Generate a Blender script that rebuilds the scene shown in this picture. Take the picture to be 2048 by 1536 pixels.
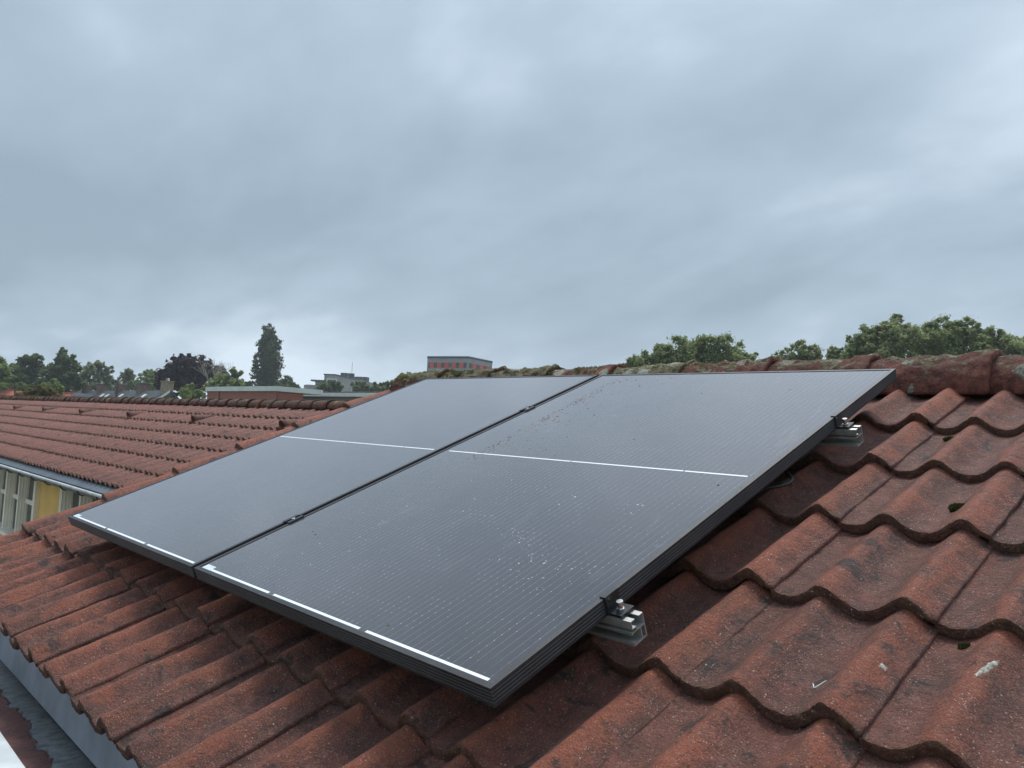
import bpy, bmesh, math, random
from math import sin, cos, pi, radians, sqrt, atan2, exp
from mathutils import Vector, Matrix, noise as mnoise

for o in list(bpy.data.objects): bpy.data.objects.remove(o)
scene = bpy.context.scene
COL = scene.collection
random.seed(7)

# ------------------------------------------------------------------ camera
Z0 = 5.2                                   # height of the lower edge of the solar array above the street
TH = radians(22.0)                         # roof pitch
CT, ST = cos(TH), sin(TH)
CAM = Vector((3.17177, -0.83618, 0.39136 + Z0))
RIGHT = Vector((0.69332867, 0.71857377, 0.05428711))
DOWN = Vector((-0.00734513, 0.08237668, -0.9965742))
FWD = Vector((-0.72058407, 0.69055471, 0.06239213))
FPX = 1558.1
cam_d = bpy.data.cameras.new('camera'); cam = bpy.data.objects.new('camera', cam_d); COL.objects.link(cam)
cam_d.sensor_fit = 'HORIZONTAL'; cam_d.sensor_width = 36.0; cam_d.lens = FPX / 2048 * 36.0
cam_d.clip_start = 0.02; cam_d.clip_end = 3000
rm = Matrix((RIGHT, -DOWN, -FWD)).transposed()
cam.matrix_world = Matrix.Translation(CAM) @ rm.to_4x4()
scene.camera = cam

# ------------------------------------------------------------------ world, sun, exposure
SUN_EL, SUN_AZ = radians(66), radians(-32)
w = bpy.data.worlds.new('World'); scene.world = w; w.use_nodes = True
wt = w.node_tree; wt.nodes.clear()
def wn(t, **k):
    n = wt.nodes.new(t)
    for a, b in k.items(): setattr(n, a, b)
    return n
def wl(a, b): wt.links.new(a, b)
def wmath(op, a, b=None, c=None, clamp=False):
    n = wn('ShaderNodeMath', operation=op, use_clamp=clamp)
    for i, v in enumerate((a, b, c)):
        if v is None: continue
        if isinstance(v, (int, float)): n.inputs[i].default_value = v
        else: wl(v, n.inputs[i])
    return n.outputs[0]
wout = wn('ShaderNodeOutputWorld'); wbg = wn('ShaderNodeBackground'); wbg.inputs['Strength'].default_value = 0.1
sky = wn('ShaderNodeTexSky', sky_type='NISHITA'); sky.sun_disc = False
sky.sun_elevation = SUN_EL; sky.sun_rotation = SUN_AZ; sky.dust_density = 3.0
geo = wn('ShaderNodeTexCoord')
sep = wn('ShaderNodeSeparateXYZ'); wl(geo.outputs['Generated'], sep.inputs[0])
zc = wmath('MAXIMUM', sep.outputs[2], 0.0)
den = wmath('ADD', zc, 0.30)
comb = wn('ShaderNodeCombineXYZ')
wl(wmath('DIVIDE', sep.outputs[0], den), comb.inputs[0]); wl(wmath('DIVIDE', sep.outputs[1], den), comb.inputs[1])
mp = wn('ShaderNodeMapping'); wl(comb.outputs[0], mp.inputs[0])
mp.inputs['Rotation'].default_value = (0, 0, radians(20)); mp.inputs['Location'].default_value = (-5.8217, 3.6944, 0.0); mp.inputs['Scale'].default_value = (0.75, 1.0, 1)
n1 = wn('ShaderNodeTexNoise'); wl(mp.outputs[0], n1.inputs['Vector'])
n1.inputs['Scale'].default_value = 1.05; n1.inputs['Detail'].default_value = 5.0; n1.inputs['Roughness'].default_value = 0.5; n1.inputs['Distortion'].default_value = 0.35
n2 = wn('ShaderNodeTexNoise'); wl(mp.outputs[0], n2.inputs['Vector'])
n2.inputs['Scale'].default_value = 3.2; n2.inputs['Detail'].default_value = 6.0; n2.inputs['Roughness'].default_value = 0.55
nn = wmath('ADD', wmath('MULTIPLY', n1.outputs[0], 0.82), wmath('MULTIPLY', n2.outputs[0], 0.18))
ramp = wn('ShaderNodeValToRGB'); wl(nn, ramp.inputs[0])
el = ramp.color_ramp.elements
el[0].position = 0.38; el[0].color = (0.310, 0.408, 0.505, 1)
el[1].position = 0.64; el[1].color = (0.74, 0.86, 0.98, 1)
e = el.new(0.50); e.color = (0.425, 0.540, 0.655, 1)
# an overcast sky is brightest overhead
zen = wmath('ADD', wmath('MULTIPLY', wmath('POWER', zc, 4.0), 8.5), wmath('ADD', 5.60, wmath('MULTIPLY', wmath('POWER', wmath('SUBTRACT', 1.0, zc), 9.0), 1.3)))
cl = wn('ShaderNodeMix', data_type='RGBA', blend_type='MULTIPLY'); cl.inputs[0].default_value = 1.0
wl(ramp.outputs[0], cl.inputs[6]); wl(zen, cl.inputs[7])
mx = wn('ShaderNodeMix', data_type='RGBA'); mx.inputs[0].default_value = 0.96
wl(sky.outputs[0], mx.inputs[6]); wl(cl.outputs[2], mx.inputs[7])
wl(mx.outputs[2], wbg.inputs[0]); wl(wbg.outputs[0], wout.inputs[0])

sun_d = bpy.data.lights.new('sun', 'SUN'); sun_d.energy = 1.5; sun_d.angle = radians(17); sun_d.color = (1.0, 0.96, 0.9)
sun = bpy.data.objects.new('sun', sun_d); COL.objects.link(sun); sun.location = (0, 0, 40)
sd = Vector((sin(SUN_AZ) * cos(SUN_EL), cos(SUN_AZ) * cos(SUN_EL), sin(SUN_EL)))   # towards the sun
sun.rotation_euler = sd.to_track_quat('Z', 'Y').to_euler()
vs = scene.view_settings
vs.view_transform = 'Standard'; vs.look = 'None'; vs.exposure = 0.8; vs.gamma = 1.0; vs.use_curve_mapping = False

# ------------------------------------------------------------------ helpers
def ray(px, py):
    return (RIGHT * ((px - 1024) / FPX) + DOWN * ((py - 768) / FPX) + FWD)
def at(px, py, dist):                      # the point seen at that pixel, that many metres away over the ground
    d = ray(px, py); return CAM + d * (dist / sqrt(d.x * d.x + d.y * d.y))
def ony(px, py, Y):                        # on the vertical plane Y
    d = ray(px, py); return CAM + d * ((Y - CAM.y) / d.y)
def roofp(X, S, N):                        # roof frame of the near house: X along the ridge, S up the slope, N outwards
    return Vector((X, S * CT - N * ST, Z0 + S * ST + N * CT))

BASIS = {}
def place(o, loc=(0, 0, 0), rot=(0, 0, 0), parent=None, scale=(1, 1, 1)):
    o.location = loc; o.rotation_euler = rot; o.scale = scale
    from mathutils import Euler
    BASIS[o.name] = Matrix.LocRotScale(Vector(loc), Euler(rot), Vector(scale))
    if parent is not None:
        o.parent = parent; o.matrix_parent_inverse = BASIS[parent.name].inverted()
    return o
def tag(o, label=None, cat=None, group=None, kind=None):
    if label: o['label'] = label
    if cat: o['category'] = cat
    if group: o['group'] = group
    if kind: o['kind'] = kind
    return o
def empty(name, loc, label, cat, group=None):
    o = bpy.data.objects.new(name, None); COL.objects.link(o); o.empty_display_size = 0.1
    place(o, loc); return tag(o, label, cat, group)
def mkmesh(name, verts, faces, mats, smooth=False, fmat=None, attrs=None):
    me = bpy.data.meshes.new(name); me.from_pydata([tuple(v) for v in verts], [], faces)
    for m in (mats if isinstance(mats, (list, tuple)) else [mats]): me.materials.append(m)
    if smooth: me.polygons.foreach_set('use_smooth', [True] * len(me.polygons))
    if fmat: me.polygons.foreach_set('material_index', fmat)
    if attrs:
        for k, v in attrs.items():
            a = me.attributes.new(k, 'FLOAT', 'POINT'); a.data.foreach_set('value', v)
    me.update(); return me
def link(name, me, loc=(0, 0, 0), rot=(0, 0, 0), parent=None, scale=(1, 1, 1)):
    o = bpy.data.objects.new(name, me); COL.objects.link(o); return place(o, loc, rot, parent, scale)

class MB:                                   # collects shapes given in world coordinates, builds ONE mesh object
    def __init__(s): s.v = []; s.f = []
    def box(s, a, b, M=None):
        x0, y0, z0 = a; x1, y1, z1 = b; n = len(s.v)
        vs_ = [Vector(p) for p in ((x0,y0,z0),(x1,y0,z0),(x1,y1,z0),(x0,y1,z0),(x0,y0,z1),(x1,y0,z1),(x1,y1,z1),(x0,y1,z1))]
        if M: vs_ = [M @ p for p in vs_]
        s.v += vs_
        s.f += [tuple(n + i for i in q) for q in ((3,2,1,0),(4,5,6,7),(0,1,5,4),(1,2,6,5),(2,3,7,6),(3,0,4,7))]
        return s
    def prism(s, poly, axis_a, axis_b):      # poly: list of Vector at end a; extruded by vector (axis_b-axis_a)
        n = len(s.v); k = len(poly); d = axis_b - axis_a
        s.v += [p + axis_a for p in poly] + [p + axis_a + d for p in poly]
        s.f += [tuple(range(n, n + k))[::-1], tuple(range(n + k, n + 2 * k))]
        for i in range(k): j = (i + 1) % k; s.f.append((n + i, n + j, n + k + j, n + k + i))
        return s
    def tube(s, pts, rad, seg=8, cap=True):
        pts = [Vector(p) for p in pts]; n0 = len(s.v); k = len(pts)
        if isinstance(rad, (int, float)): rad = [rad] * k
        up = None
        for i, p in enumerate(pts):
            t = (pts[min(i + 1, k - 1)] - pts[max(i - 1, 0)]).normalized()
            if up is None: up = t.orthogonal().normalized()
            a = (up - t * up.dot(t)).normalized(); up = a; b = t.cross(a)
            s.v += [p + (a * cos(2*pi*j/seg) + b * sin(2*pi*j/seg)) * rad[i] for j in range(seg)]
        for i in range(k - 1):
            for j in range(seg):
                q = (j + 1) % seg
                s.f.append((n0+i*seg+j, n0+i*seg+q, n0+(i+1)*seg+q, n0+(i+1)*seg+j))
        if cap:
            s.f.append(tuple(n0 + j for j in range(seg))[::-1]); s.f.append(tuple(n0 + (k-1)*seg + j for j in range(seg)))
        return s
    def build(s, name, mat, parent=None, smooth=False, bevel=0):
        lo = Vector((min(v[i] for v in s.v) for i in range(3))); hi = Vector((max(v[i] for v in s.v) for i in range(3)))
        c = (lo + hi) / 2; c.z = lo.z
        me = mkmesh(name, [v - c for v in s.v], s.f, mat, smooth)
        if bevel:
            bm = bmesh.new(); bm.from_mesh(me)
            bmesh.ops.bevel(bm, geom=list(bm.edges), offset=bevel, segments=2, affect='EDGES', profile=0.6)
            bm.to_mesh(me); bm.free(); me.update()
        return link(name, me, c, (0, 0, 0), parent)
RX = Matrix.Rotation(TH, 4, 'X')
def RM(X=0, S=0, N=0): return Matrix.Translation(roofp(X, S, N)) @ RX     # roof frame matrix

# ------------------------------------------------------------------ materials
class NT:
    def __init__(s, name):
        s.m = bpy.data.materials.new(name); s.m.use_nodes = True; s.t = s.m.node_tree; s.t.nodes.clear()
        s.out = s.n('ShaderNodeOutputMaterial'); s.b = s.n('ShaderNodeBsdfPrincipled'); s.l(s.b.outputs[0], s.out.inputs[0])
        s.tc = s.n('ShaderNodeTexCoord'); s.oi = s.n('ShaderNodeObjectInfo')
    def n(s, t, **k):
        q = s.t.nodes.new(t)
        for a, b in k.items(): setattr(q, a, b)
        return q
    def l(s, a, b): s.t.links.new(a, b)
    def set(s, sock, v):
        if v is None: return
        if hasattr(v, 'is_output') or isinstance(v, bpy.types.NodeSocket): s.l(v, sock)
        elif isinstance(v, tuple) and len(v) == 3 and sock.type == 'RGBA': sock.default_value = (*v, 1)
        else: sock.default_value = v
    def mth(s, op, a, b=None, c=None, clamp=False):
        q = s.n('ShaderNodeMath', operation=op, use_clamp=clamp)
        for i, v in enumerate((a, b, c)): s.set(q.inputs[i], v)
        return q.outputs[0]
    def mix(s, f, a, b, mode='MIX'):
        q = s.n('ShaderNodeMix', data_type='RGBA', blend_type=mode); s.set(q.inputs[0], f); s.set(q.inputs[6], a); s.set(q.inputs[7], b); return q.outputs[2]
    def coords(s, src='Object', rnd=0.0, scale=(1, 1, 1), loc=(0, 0, 0)):
        m = s.n('ShaderNodeMapping'); s.l(s.tc.outputs[src], m.inputs[0]); m.inputs['Scale'].default_value = scale; m.inputs['Location'].default_value = loc
        if not rnd: return m.outputs[0]
        a = s.n('ShaderNodeVectorMath', operation='ADD'); s.l(m.outputs[0], a.inputs[0])
        c = s.n('ShaderNodeCombineXYZ')
        s.l(s.mth('MULTIPLY', s.oi.outputs['Random'], rnd), c.inputs[0]); s.l(s.mth('MULTIPLY', s.oi.outputs['Random'], rnd * 1.7), c.inputs[1]); s.l(s.mth('MULTIPLY', s.oi.outputs['Random'], rnd * 0.6), c.inputs[2])
        s.l(c.outputs[0], a.inputs[1]); return a.outputs[0]
    def noise(s, vec, scale, detail=4, rough=0.55, dist=0.0):
        q = s.n('ShaderNodeTexNoise'); s.l(vec, q.inputs['Vector']); q.inputs['Scale'].default_value = scale
        q.inputs['Detail'].default_value = detail; q.inputs['Roughness'].default_value = rough; q.inputs['Distortion'].default_value = dist; return q.outputs[0]
    def voro(s, vec, scale, feat='F1', out='Distance'):
        q = s.n('ShaderNodeTexVoronoi', feature=feat); s.l(vec, q.inputs['Vector']); q.inputs['Scale'].default_value = scale; return q.outputs[out]
    def step(s, v, a, b):                    # smooth 0..1 between a and b
        q = s.n('ShaderNodeMapRange', interpolation_type='SMOOTHSTEP'); s.set(q.inputs[0], v); q.inputs[1].default_value = a; q.inputs[2].default_value = b; return q.outputs[0]
    def attr(s, name):
        q = s.n('ShaderNodeAttribute', attribute_name=name); return q.outputs['Fac']
    def bump(s, h, strength, dist, prev=None):
        q = s.n('ShaderNodeBump'); q.inputs['Strength'].default_value = strength; q.inputs['Distance'].default_value = dist; s.l(h, q.inputs['Height'])
        if prev is not None: s.l(prev, q.inputs['Normal'])
        return q.outputs[0]
    def fin(s, col=None, rough=None, normal=None, spec=None, metal=None, **k):
        s.set(s.b.inputs['Base Color'], col); s.set(s.b.inputs['Roughness'], rough); s.set(s.b.inputs['Specular IOR Level'], spec); s.set(s.b.inputs['Metallic'], metal)
        if normal is not None: s.l(normal, s.b.inputs['Normal'])
        for a, b in k.items(): s.set(s.b.inputs[a], b)
        return s.m

def simple(name, col, rough=0.7, var=0.25, scale=3.0, metal=0.0, bump=0.0, bscale=60, spec=0.4, src='Object'):
    t = NT(name); v = t.coords(src, rnd=7.0)
    n = t.noise(v, scale, 6, 0.6)
    c = t.mix(t.step(n, 0.3, 0.7), tuple(x * (1 - var) for x in col), tuple(min(1, x * (1 + var)) for x in col))
    nrm = t.bump(t.noise(v, bscale, 4), bump, 0.004) if bump else None
    return t.fin(c, rough, nrm, spec, metal)

def tile_mat(name, fine=1.0, orange=1.0, mute=0.0):
    """weathered concrete roof tile: red-brown body, orange worn crests, grey-purple deposits, black algae, painted sparkle of wet grains"""
    t = NT(name); v = t.coords('Object', rnd=40.0)
    crest = t.attr('crest'); front = t.attr('front')
    nA = t.noise(v, 9.0 * fine, 6, 0.66, 0.4); nB = t.noise(v, 30.0 * fine, 7, 0.72); nC = t.noise(v, 120.0 * fine, 6, 0.80); nD = t.noise(v, 6.0 * fine, 5, 0.6, 0.6); nE = t.noise(v, 320.0 * fine, 3, 0.7)
    body = t.mix(t.step(nB, 0.36, 0.64), (0.150, 0.050, 0.038), (0.35, 0.110, 0.076))
    # worn orange body colour on the rolls
    wv = t.mth('ADD', t.mth('ADD', t.mth('MULTIPLY', crest, 0.30), t.mth('MULTIPLY', nA, 0.72)), t.mth('MULTIPLY', nB, 0.34))
    worn = t.step(wv, 0.62, 0.80)
    body = t.mix(t.mth('MULTIPLY', worn, 0.85 * orange), body, t.mix(t.step(nC, 0.35, 0.65), (0.40, 0.098, 0.045), (0.74, 0.200, 0.090)))
    # grey-violet film that settles in patches, mostly in the pans
    film = t.step(t.mth('SUBTRACT', t.noise(v, 13.0 * fine, 7, 0.74), t.mth('MULTIPLY', crest, 0.16)), 0.36, 0.54)
    body = t.mix(t.mth('MULTIPLY', film, 0.72), body, t.mix(t.step(nB, .35, .65), (0.098, 0.050, 0.043), (0.300, 0.160, 0.136)))
    # per-tile tone
    body = t.mix(0.30, body, t.mix(t.oi.outputs['Random'], (0.085, 0.038, 0.032), (0.42, 0.130, 0.080)))
    # broad dark grime, washed down the pans
    gr_ = t.step(t.noise(t.coords('Object', 40.0, (1.0, 0.35, 1.0)), 11.0 * fine, 6, 0.72, 0.3), 0.46, 0.66)
    body = t.mix(t.mth('MULTIPLY', gr_, 0.30 if mute else 0.62), body, (0.075, 0.042, 0.036))
    if mute: body = t.mix(mute, body, t.mix(nB, (0.150, 0.052, 0.040), (0.275, 0.100, 0.076)))
    # fine speckle of light and dark sand
    body = t.mix(t.mth('MULTIPLY', t.step(nE, 0.54, 0.67), 0.68), body, (0.058, 0.028, 0.022))
    body = t.mix(t.mth('MULTIPLY', t.step(nE, 0.46, 0.32), 0.60), body, (0.62, 0.32, 0.22))
    body = t.mix(t.mth('MULTIPLY', t.step(nC, 0.54, 0.66), 0.72), body, (0.056, 0.028, 0.023))
    body = t.mix(t.mth('MULTIPLY', t.step(nC, 0.45, 0.34), 0.55), body, (0.58, 0.26, 0.18))
    # black algae blotches, green tint here and there
    alg = t.mth('MULTIPLY', t.step(t.noise(v, 13.0 * fine, 6, 0.72, 0.5), 0.56, 0.64), 0.82)
    body = t.mix(alg, body, (0.042, 0.034, 0.034))
    body = t.mix(t.mth('MULTIPLY', t.step(nD, 0.58, 0.74), 0.45), body, (0.105, 0.072, 0.028))
    body = t.mix(0.12, body, (0.25, 0.165, 0.140))
    # mossy nose of the tile; fuller with mute, painting the course shadow lines
    nose = t.mth('MULTIPLY', front, t.step(nB, 0.26 if mute else 0.36, 0.40 if mute else 0.62))
    body = t.mix(t.mth('MULTIPLY', nose, 0.78), body, t.mix(t.step(nC, 0.40, 0.62), (0.085, 0.050, 0.027), (0.27, 0.145, 0.070)))
    # pale specks of uneven size, painting the sparkle of wet grains
    for sc_, thr, rad in ((330.0, 0.925, 0.34), (170.0, 0.962, 0.26)):
        vo = t.n('ShaderNodeTexVoronoi', feature='F1'); t.l(v, vo.inputs['Vector']); vo.inputs['Scale'].default_value = sc_ * fine
        pick = t.n('ShaderNodeSeparateXYZ'); t.l(vo.outputs['Color'], pick.inputs[0])
        gr = t.mth('MULTIPLY', t.step(vo.outputs['Distance'], rad * 1.4, rad * 0.5), t.mth('GREATER_THAN', pick.outputs[0], thr))
        gr = t.mth('MULTIPLY', gr, t.step(t.noise(v, 22.0 * fine, 4, 0.7), 0.36, 0.62))
        body = t.mix(gr, body, (0.72, 0.60, 0.50))
    h = t.mth('ADD', t.mth('ADD', t.mth('MULTIPLY', nC, 1.0), t.mth('MULTIPLY', nE, 0.5)), t.mth('MULTIPLY', nB, 1.6))
    nrm = t.bump(h, 1.0, 0.0095 / fine)
    rough = t.mth('ADD', t.mth('MULTIPLY', nC, 0.5), 0.32)
    return t.fin(body, rough, nrm, 0.35)
M_TILE = tile_mat('roof_tile_weathered')
M_TILE_FAR = tile_mat('roof_tile_neighbour', fine=0.6, orange=0.35, mute=0.55)

def ridge_mat(name, yellow=0.0, moss=0.5, lichen=0.5, mute=0.0):
    t = NT(name); v = t.coords('Object', rnd=23.0); g = t.n('ShaderNodeNewGeometry')
    nA = t.noise(v, 9, 6, 0.68, 0.5); nB = t.noise(v, 34, 6, 0.72); nC = t.noise(v, 120, 5, 0.75)
    body = t.mix(t.step(nB, 0.34, 0.66), (0.095, 0.036, 0.028), (0.250, 0.088, 0.062))
    body = t.mix(t.mth('MULTIPLY', t.step(t.mth('ADD', t.mth('MULTIPLY', nA, .7), t.mth('MULTIPLY', nB, .3)), 0.52, 0.66), 0.55), body, (0.29, 0.105, 0.060))
    body = t.mix(t.mth('MULTIPLY', t.step(nC, 0.55, 0.7), 0.5), body, (0.035, 0.024, 0.020))
    up = t.n('ShaderNodeSeparateXYZ'); t.l(g.outputs['Normal'], up.inputs[0])
    mv = t.mth('ADD', t.mth('ADD', t.mth('MULTIPLY', up.outputs[2], 0.16), t.mth('MULTIPLY', nA, .55)), t.mth('MULTIPLY', nB, .45))
    mo = t.step(mv, 0.74 - 0.22 * moss, 0.82 - 0.20 * moss)
    body = t.mix(t.mth('MULTIPLY', mo, 0.9), body, t.mix(t.step(nC, 0.36, 0.66), (0.055, 0.050, 0.026), t.mix(t.step(nB, .4, .6), (0.150, 0.150, 0.048), (0.28, 0.265, 0.175))))
    lv = t.voro(t.coords('Object', rnd=11.0), 11.0)
    lic = t.mth('MULTIPLY', t.step(t.mth('ADD', lv, t.mth('MULTIPLY', t.mth('SUBTRACT', nB, .5), .8)), 0.34, 0.28), t.step(t.noise(v, 5, 2, .5), 0.62 - .2 * lichen, 0.66 - .2 * lichen))
    body = t.mix(t.mth('MULTIPLY', lic, 0.9), body, t.mix(t.step(nC, 0.35, 0.65), (0.19, 0.195, 0.14), (0.42, 0.42, 0.34)))
    if yellow:
        ye = t.mth('MULTIPLY', t.step(nA, 0.54, 0.60), t.mth('GREATER_THAN', t.oi.outputs['Random'], 1 - .14 * yellow))
        body = t.mix(ye, body, (0.46, 0.27, 0.025))
    if mute: body = t.mix(mute, body, (0.095, 0.068, 0.055))
    nrm = t.bump(t.mth('ADD', t.mth('ADD', nC, nB), t.mth('MULTIPLY', mo, .8)), 1.0, 0.008)
    return t.fin(body, 0.85, nrm, 0.3)
M_RIDGE = ridge_mat('ridge_tile_bare', 0.0, 0.62, 0.9)
M_RIDGE_MOSS = ridge_mat('ridge_tile_mossy', 1.2, 1.15, 0.5)
M_RIDGE_FAR = ridge_mat('ridge_tile_neighbour', 1.0, 0.75, 0.4, 0.35)

def glass_mat(name, specks):
    """black solar glass: cells with ten fine wires each, dusty; coordinates in metres from the panel's lower left corner"""
    t = NT(name); v = t.tc.outputs['Object']; sp = t.n('ShaderNodeSeparateXYZ'); t.l(v, sp.inputs[0])
    x, y = sp.outputs[0], sp.outputs[1]
    cx = t.mth('DIVIDE', t.mth('SUBTRACT', x, 0.015), 0.184)
    fx = t.mth('FRACT', t.mth('MULTIPLY', cx, 10.0))
    wire = t.step(t.mth('ABSOLUTE', t.mth('SUBTRACT', fx, 0.5)), 0.050, 0.018)
    gapx = t.step(t.mth('ABSOLUTE', t.mth('SUBTRACT', t.mth('FRACT', cx), 0.5)), 0.490, 0.496)
    fy = t.mth('FRACT', t.mth('DIVIDE', y, 0.0935)); gapy = t.step(t.mth('ABSOLUTE', t.mth('SUBTRACT', fy, 0.5)), 0.485, 0.492)
    pad = t.mth('MULTIPLY', t.step(t.mth('ABSOLUTE', t.mth('SUBTRACT', fx, 0.5)), 0.075, 0.045), t.step(t.mth('ABSOLUTE', t.mth('SUBTRACT', t.mth('FRACT', t.mth('DIVIDE', y, 0.0187)), 0.5)), 0.075, 0.04))
    inside = t.mth('MULTIPLY', t.mth('MULTIPLY', t.mth('GREATER_THAN', x, 0.018), t.mth('LESS_THAN', x, 1.116)), t.mth('GREATER_THAN', y, 0.021))
    n = t.noise(v, 2.2, 5, 0.6)
    base = t.mix(t.step(n, 0.3, 0.7), (0.005, 0.005, 0.008), (0.008, 0.007, 0.011))
    base = t.mix(t.mth('MAXIMUM', gapx, gapy), base, (0.008, 0.008, 0.010))
    wamt = t.mth('MULTIPLY', t.mth('MULTIPLY', t.mth('MAXIMUM', t.mth('MULTIPLY', wire, 0.20), t.mth('MULTIPLY', t.mth('MULTIPLY', pad, t.step(t.noise(v, 17.0, 3, 0.7), .45, .60)), .75)), t.step(t.noise(v, 6.0, 3, 0.6), 0.25, 0.55)), inside)
    base = t.mix(wamt, base, (0.48, 0.50, 0.54))
    # dried rain dust, drifting clouds of it
    du = t.mth('MULTIPLY', t.step(t.noise(t.coords('Object', 0, (1, 0.45, 1)), 3.4, 6, 0.62, 0.5), 0.42, 0.80), 0.030)
    base = t.mix(t.mth('ADD', du, 0.001), base, (0.42, 0.40, 0.38))
    sm = t.step(t.noise(t.coords('Object', 0, (1, 0.5, 1), (3, 7, 0)), 9.0, 4, 0.6, 1.2), 0.66, 0.74)
    base = t.mix(t.mth('MULTIPLY', sm, 0.085), base, (0.5, 0.48, 0.46))
    # wiped streaks slanting over the glass
    wp = t.step(t.noise(t.coords('Object', 0, (5.0, 1.2, 1), (1, 2, 0)), 2.6, 5, 0.6, 1.6), 0.58, 0.72)
    base = t.mix(t.mth('MULTIPLY', wp, 0.05), base, (0.46, 0.43, 0.42))
    rough = t.mth('ADD', t.mth('MULTIPLY', t.noise(v, 5.0, 5, 0.6), 0.10), 0.06)
    return t.fin(base, rough, None, 0.5, **{'IOR': 1.42, 'Sheen Weight': 0.46, 'Sheen Roughness': 0.36, 'Sheen Tint': (1.0, 0.88, 0.94, 1.0), 'Coat Weight': 1.0, 'Coat Roughness': 0.08, 'Coat IOR': 1.5, 'Specular Tint': (1.0, 0.88, 0.94, 1.0)})
M_GLASS = glass_mat('solar_glass', 1.0)

def frame_mat():
    t = NT('anodised_black_frame'); v = t.coords('Object')
    n = t.noise(v, 14, 6, 0.65); nf = t.noise(v, 160, 4, 0.7)
    c = t.mix(t.step(n, 0.3, 0.7), (0.016, 0.017, 0.020), (0.028, 0.028, 0.031))
    dirt = t.mth('MULTIPLY', t.step(nf, 0.60, 0.72), t.step(n, 0.42, 0.62))
    c = t.mix(t.mth('MULTIPLY', dirt, 0.65), c, (0.20, 0.165, 0.10))
    dust = t.mth('MULTIPLY', t.step(t.noise(v, 5, 5, 0.6), 0.35, 0.7), 0.05)
    c = t.mix(dust, c, (0.40, 0.35, 0.30))
    return t.fin(c, t.mth('ADD', 0.36, t.mth('MULTIPLY', n, 0.2)), t.bump(nf, 0.15, 0.001), 0.5)
M_FRAME = frame_mat()
M_BLACK = simple('black_clamp_metal', (0.020, 0.021, 0.024), 0.38, 0.2, 40, spec=0.5)
M_ALU = simple('mill_aluminium', (0.44, 0.44, 0.42), 0.42, 0.18, 30, metal=0.6, bump=0.05)
M_STEEL = simple('stainless_bolt', (0.72, 0.72, 0.70), 0.25, 0.1, 80, metal=1.0)
M_RIBBON = simple('white_ribbon', (0.80, 0.83, 0.84), 0.4, 0.03, 5)
M_CABLE = simple('black_cable', (0.02, 0.02, 0.02), 0.5, 0.2, 50)
M_DECK = simple('dark_roof_underlay', (0.022, 0.020, 0.019), 0.9, 0.3, 8)
M_ZINC = simple('blue_grey_zinc', (0.36, 0.41, 0.45), 0.5, 0.22, 5, spec=0.5)
M_LEAD = simple('dark_lead_apron', (0.085, 0.10, 0.12), 0.5, 0.18, 3, spec=0.5)
M_WHITEPVC = simple('white_gutter_rim', (0.55, 0.57, 0.57), 0.4, 0.18, 9)
M_DARKGUT = simple('dark_grey_gutter', (0.11, 0.12, 0.13), 0.5, 0.2, 5)
M_CREAM = simple('cream_window_paint', (0.80, 0.74, 0.62), 0.5, 0.08, 4)
M_YELLOW = simple('yellow_render', (0.80, 0.50, 0.16), 0.85, 0.08, 3, bump=0.2, bscale=40)
M_WALL = simple('brick_wall_plain', (0.30, 0.16, 0.11), 0.9, 0.2, 3)
M_GLASSW = simple('window_glass', (0.035, 0.045, 0.045), 0.06, 0.3, 1.2, spec=0.6)
M_CURTAIN = simple('pale_curtain', (0.55, 0.55, 0.55), 0.8, 0.2, 6)
M_BARK = simple('bark', (0.10, 0.075, 0.055), 0.9, 0.3, 6)
M_DEADWOOD = simple('bleached_dead_wood', (0.33, 0.29, 0.24), 0.9, 0.2, 6)
M_GRASS = simple('grass_ground', (0.07, 0.10, 0.035), 0.95, 0.35, 0.15)
M_STREET = simple('brick_paving', (0.17, 0.12, 0.10), 0.9, 0.2, 0.6)

def gutter_floor_mat():
    t = NT('gutter_floor_wet'); v = t.tc.outputs['Object']; sp = t.n('ShaderNodeSeparateXYZ'); t.l(v, sp.inputs[0])
    n = t.noise(v, 9, 5, 0.6, 0.5); nf = t.noise(t.coords('Object', 0, (1.6, 0.9, 1)), 32, 6, 0.72)
    c = t.mix(t.step(nf, 0.3, 0.7), (0.085, 0.095, 0.105), (0.26, 0.27, 0.27))
    edge = t.mth('ADD', sp.outputs[1], t.mth('MULTIPLY', t.mth('SUBTRACT', n, 0.5), 0.10))
    red = t.step(edge, 0.030, 0.022)
    c = t.mix(red, c, t.mix(t.step(nf, 0.3, 0.7), (0.085, 0.033, 0.028), (0.17, 0.065, 0.050)))
    return t.fin(c, 0.30, t.bump(t.mth('ADD', nf, t.mth('MULTIPLY', red, 2.0)), 0.6, 0.006), 0.5)
M_GUTFLOOR = gutter_floor_mat()

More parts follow.
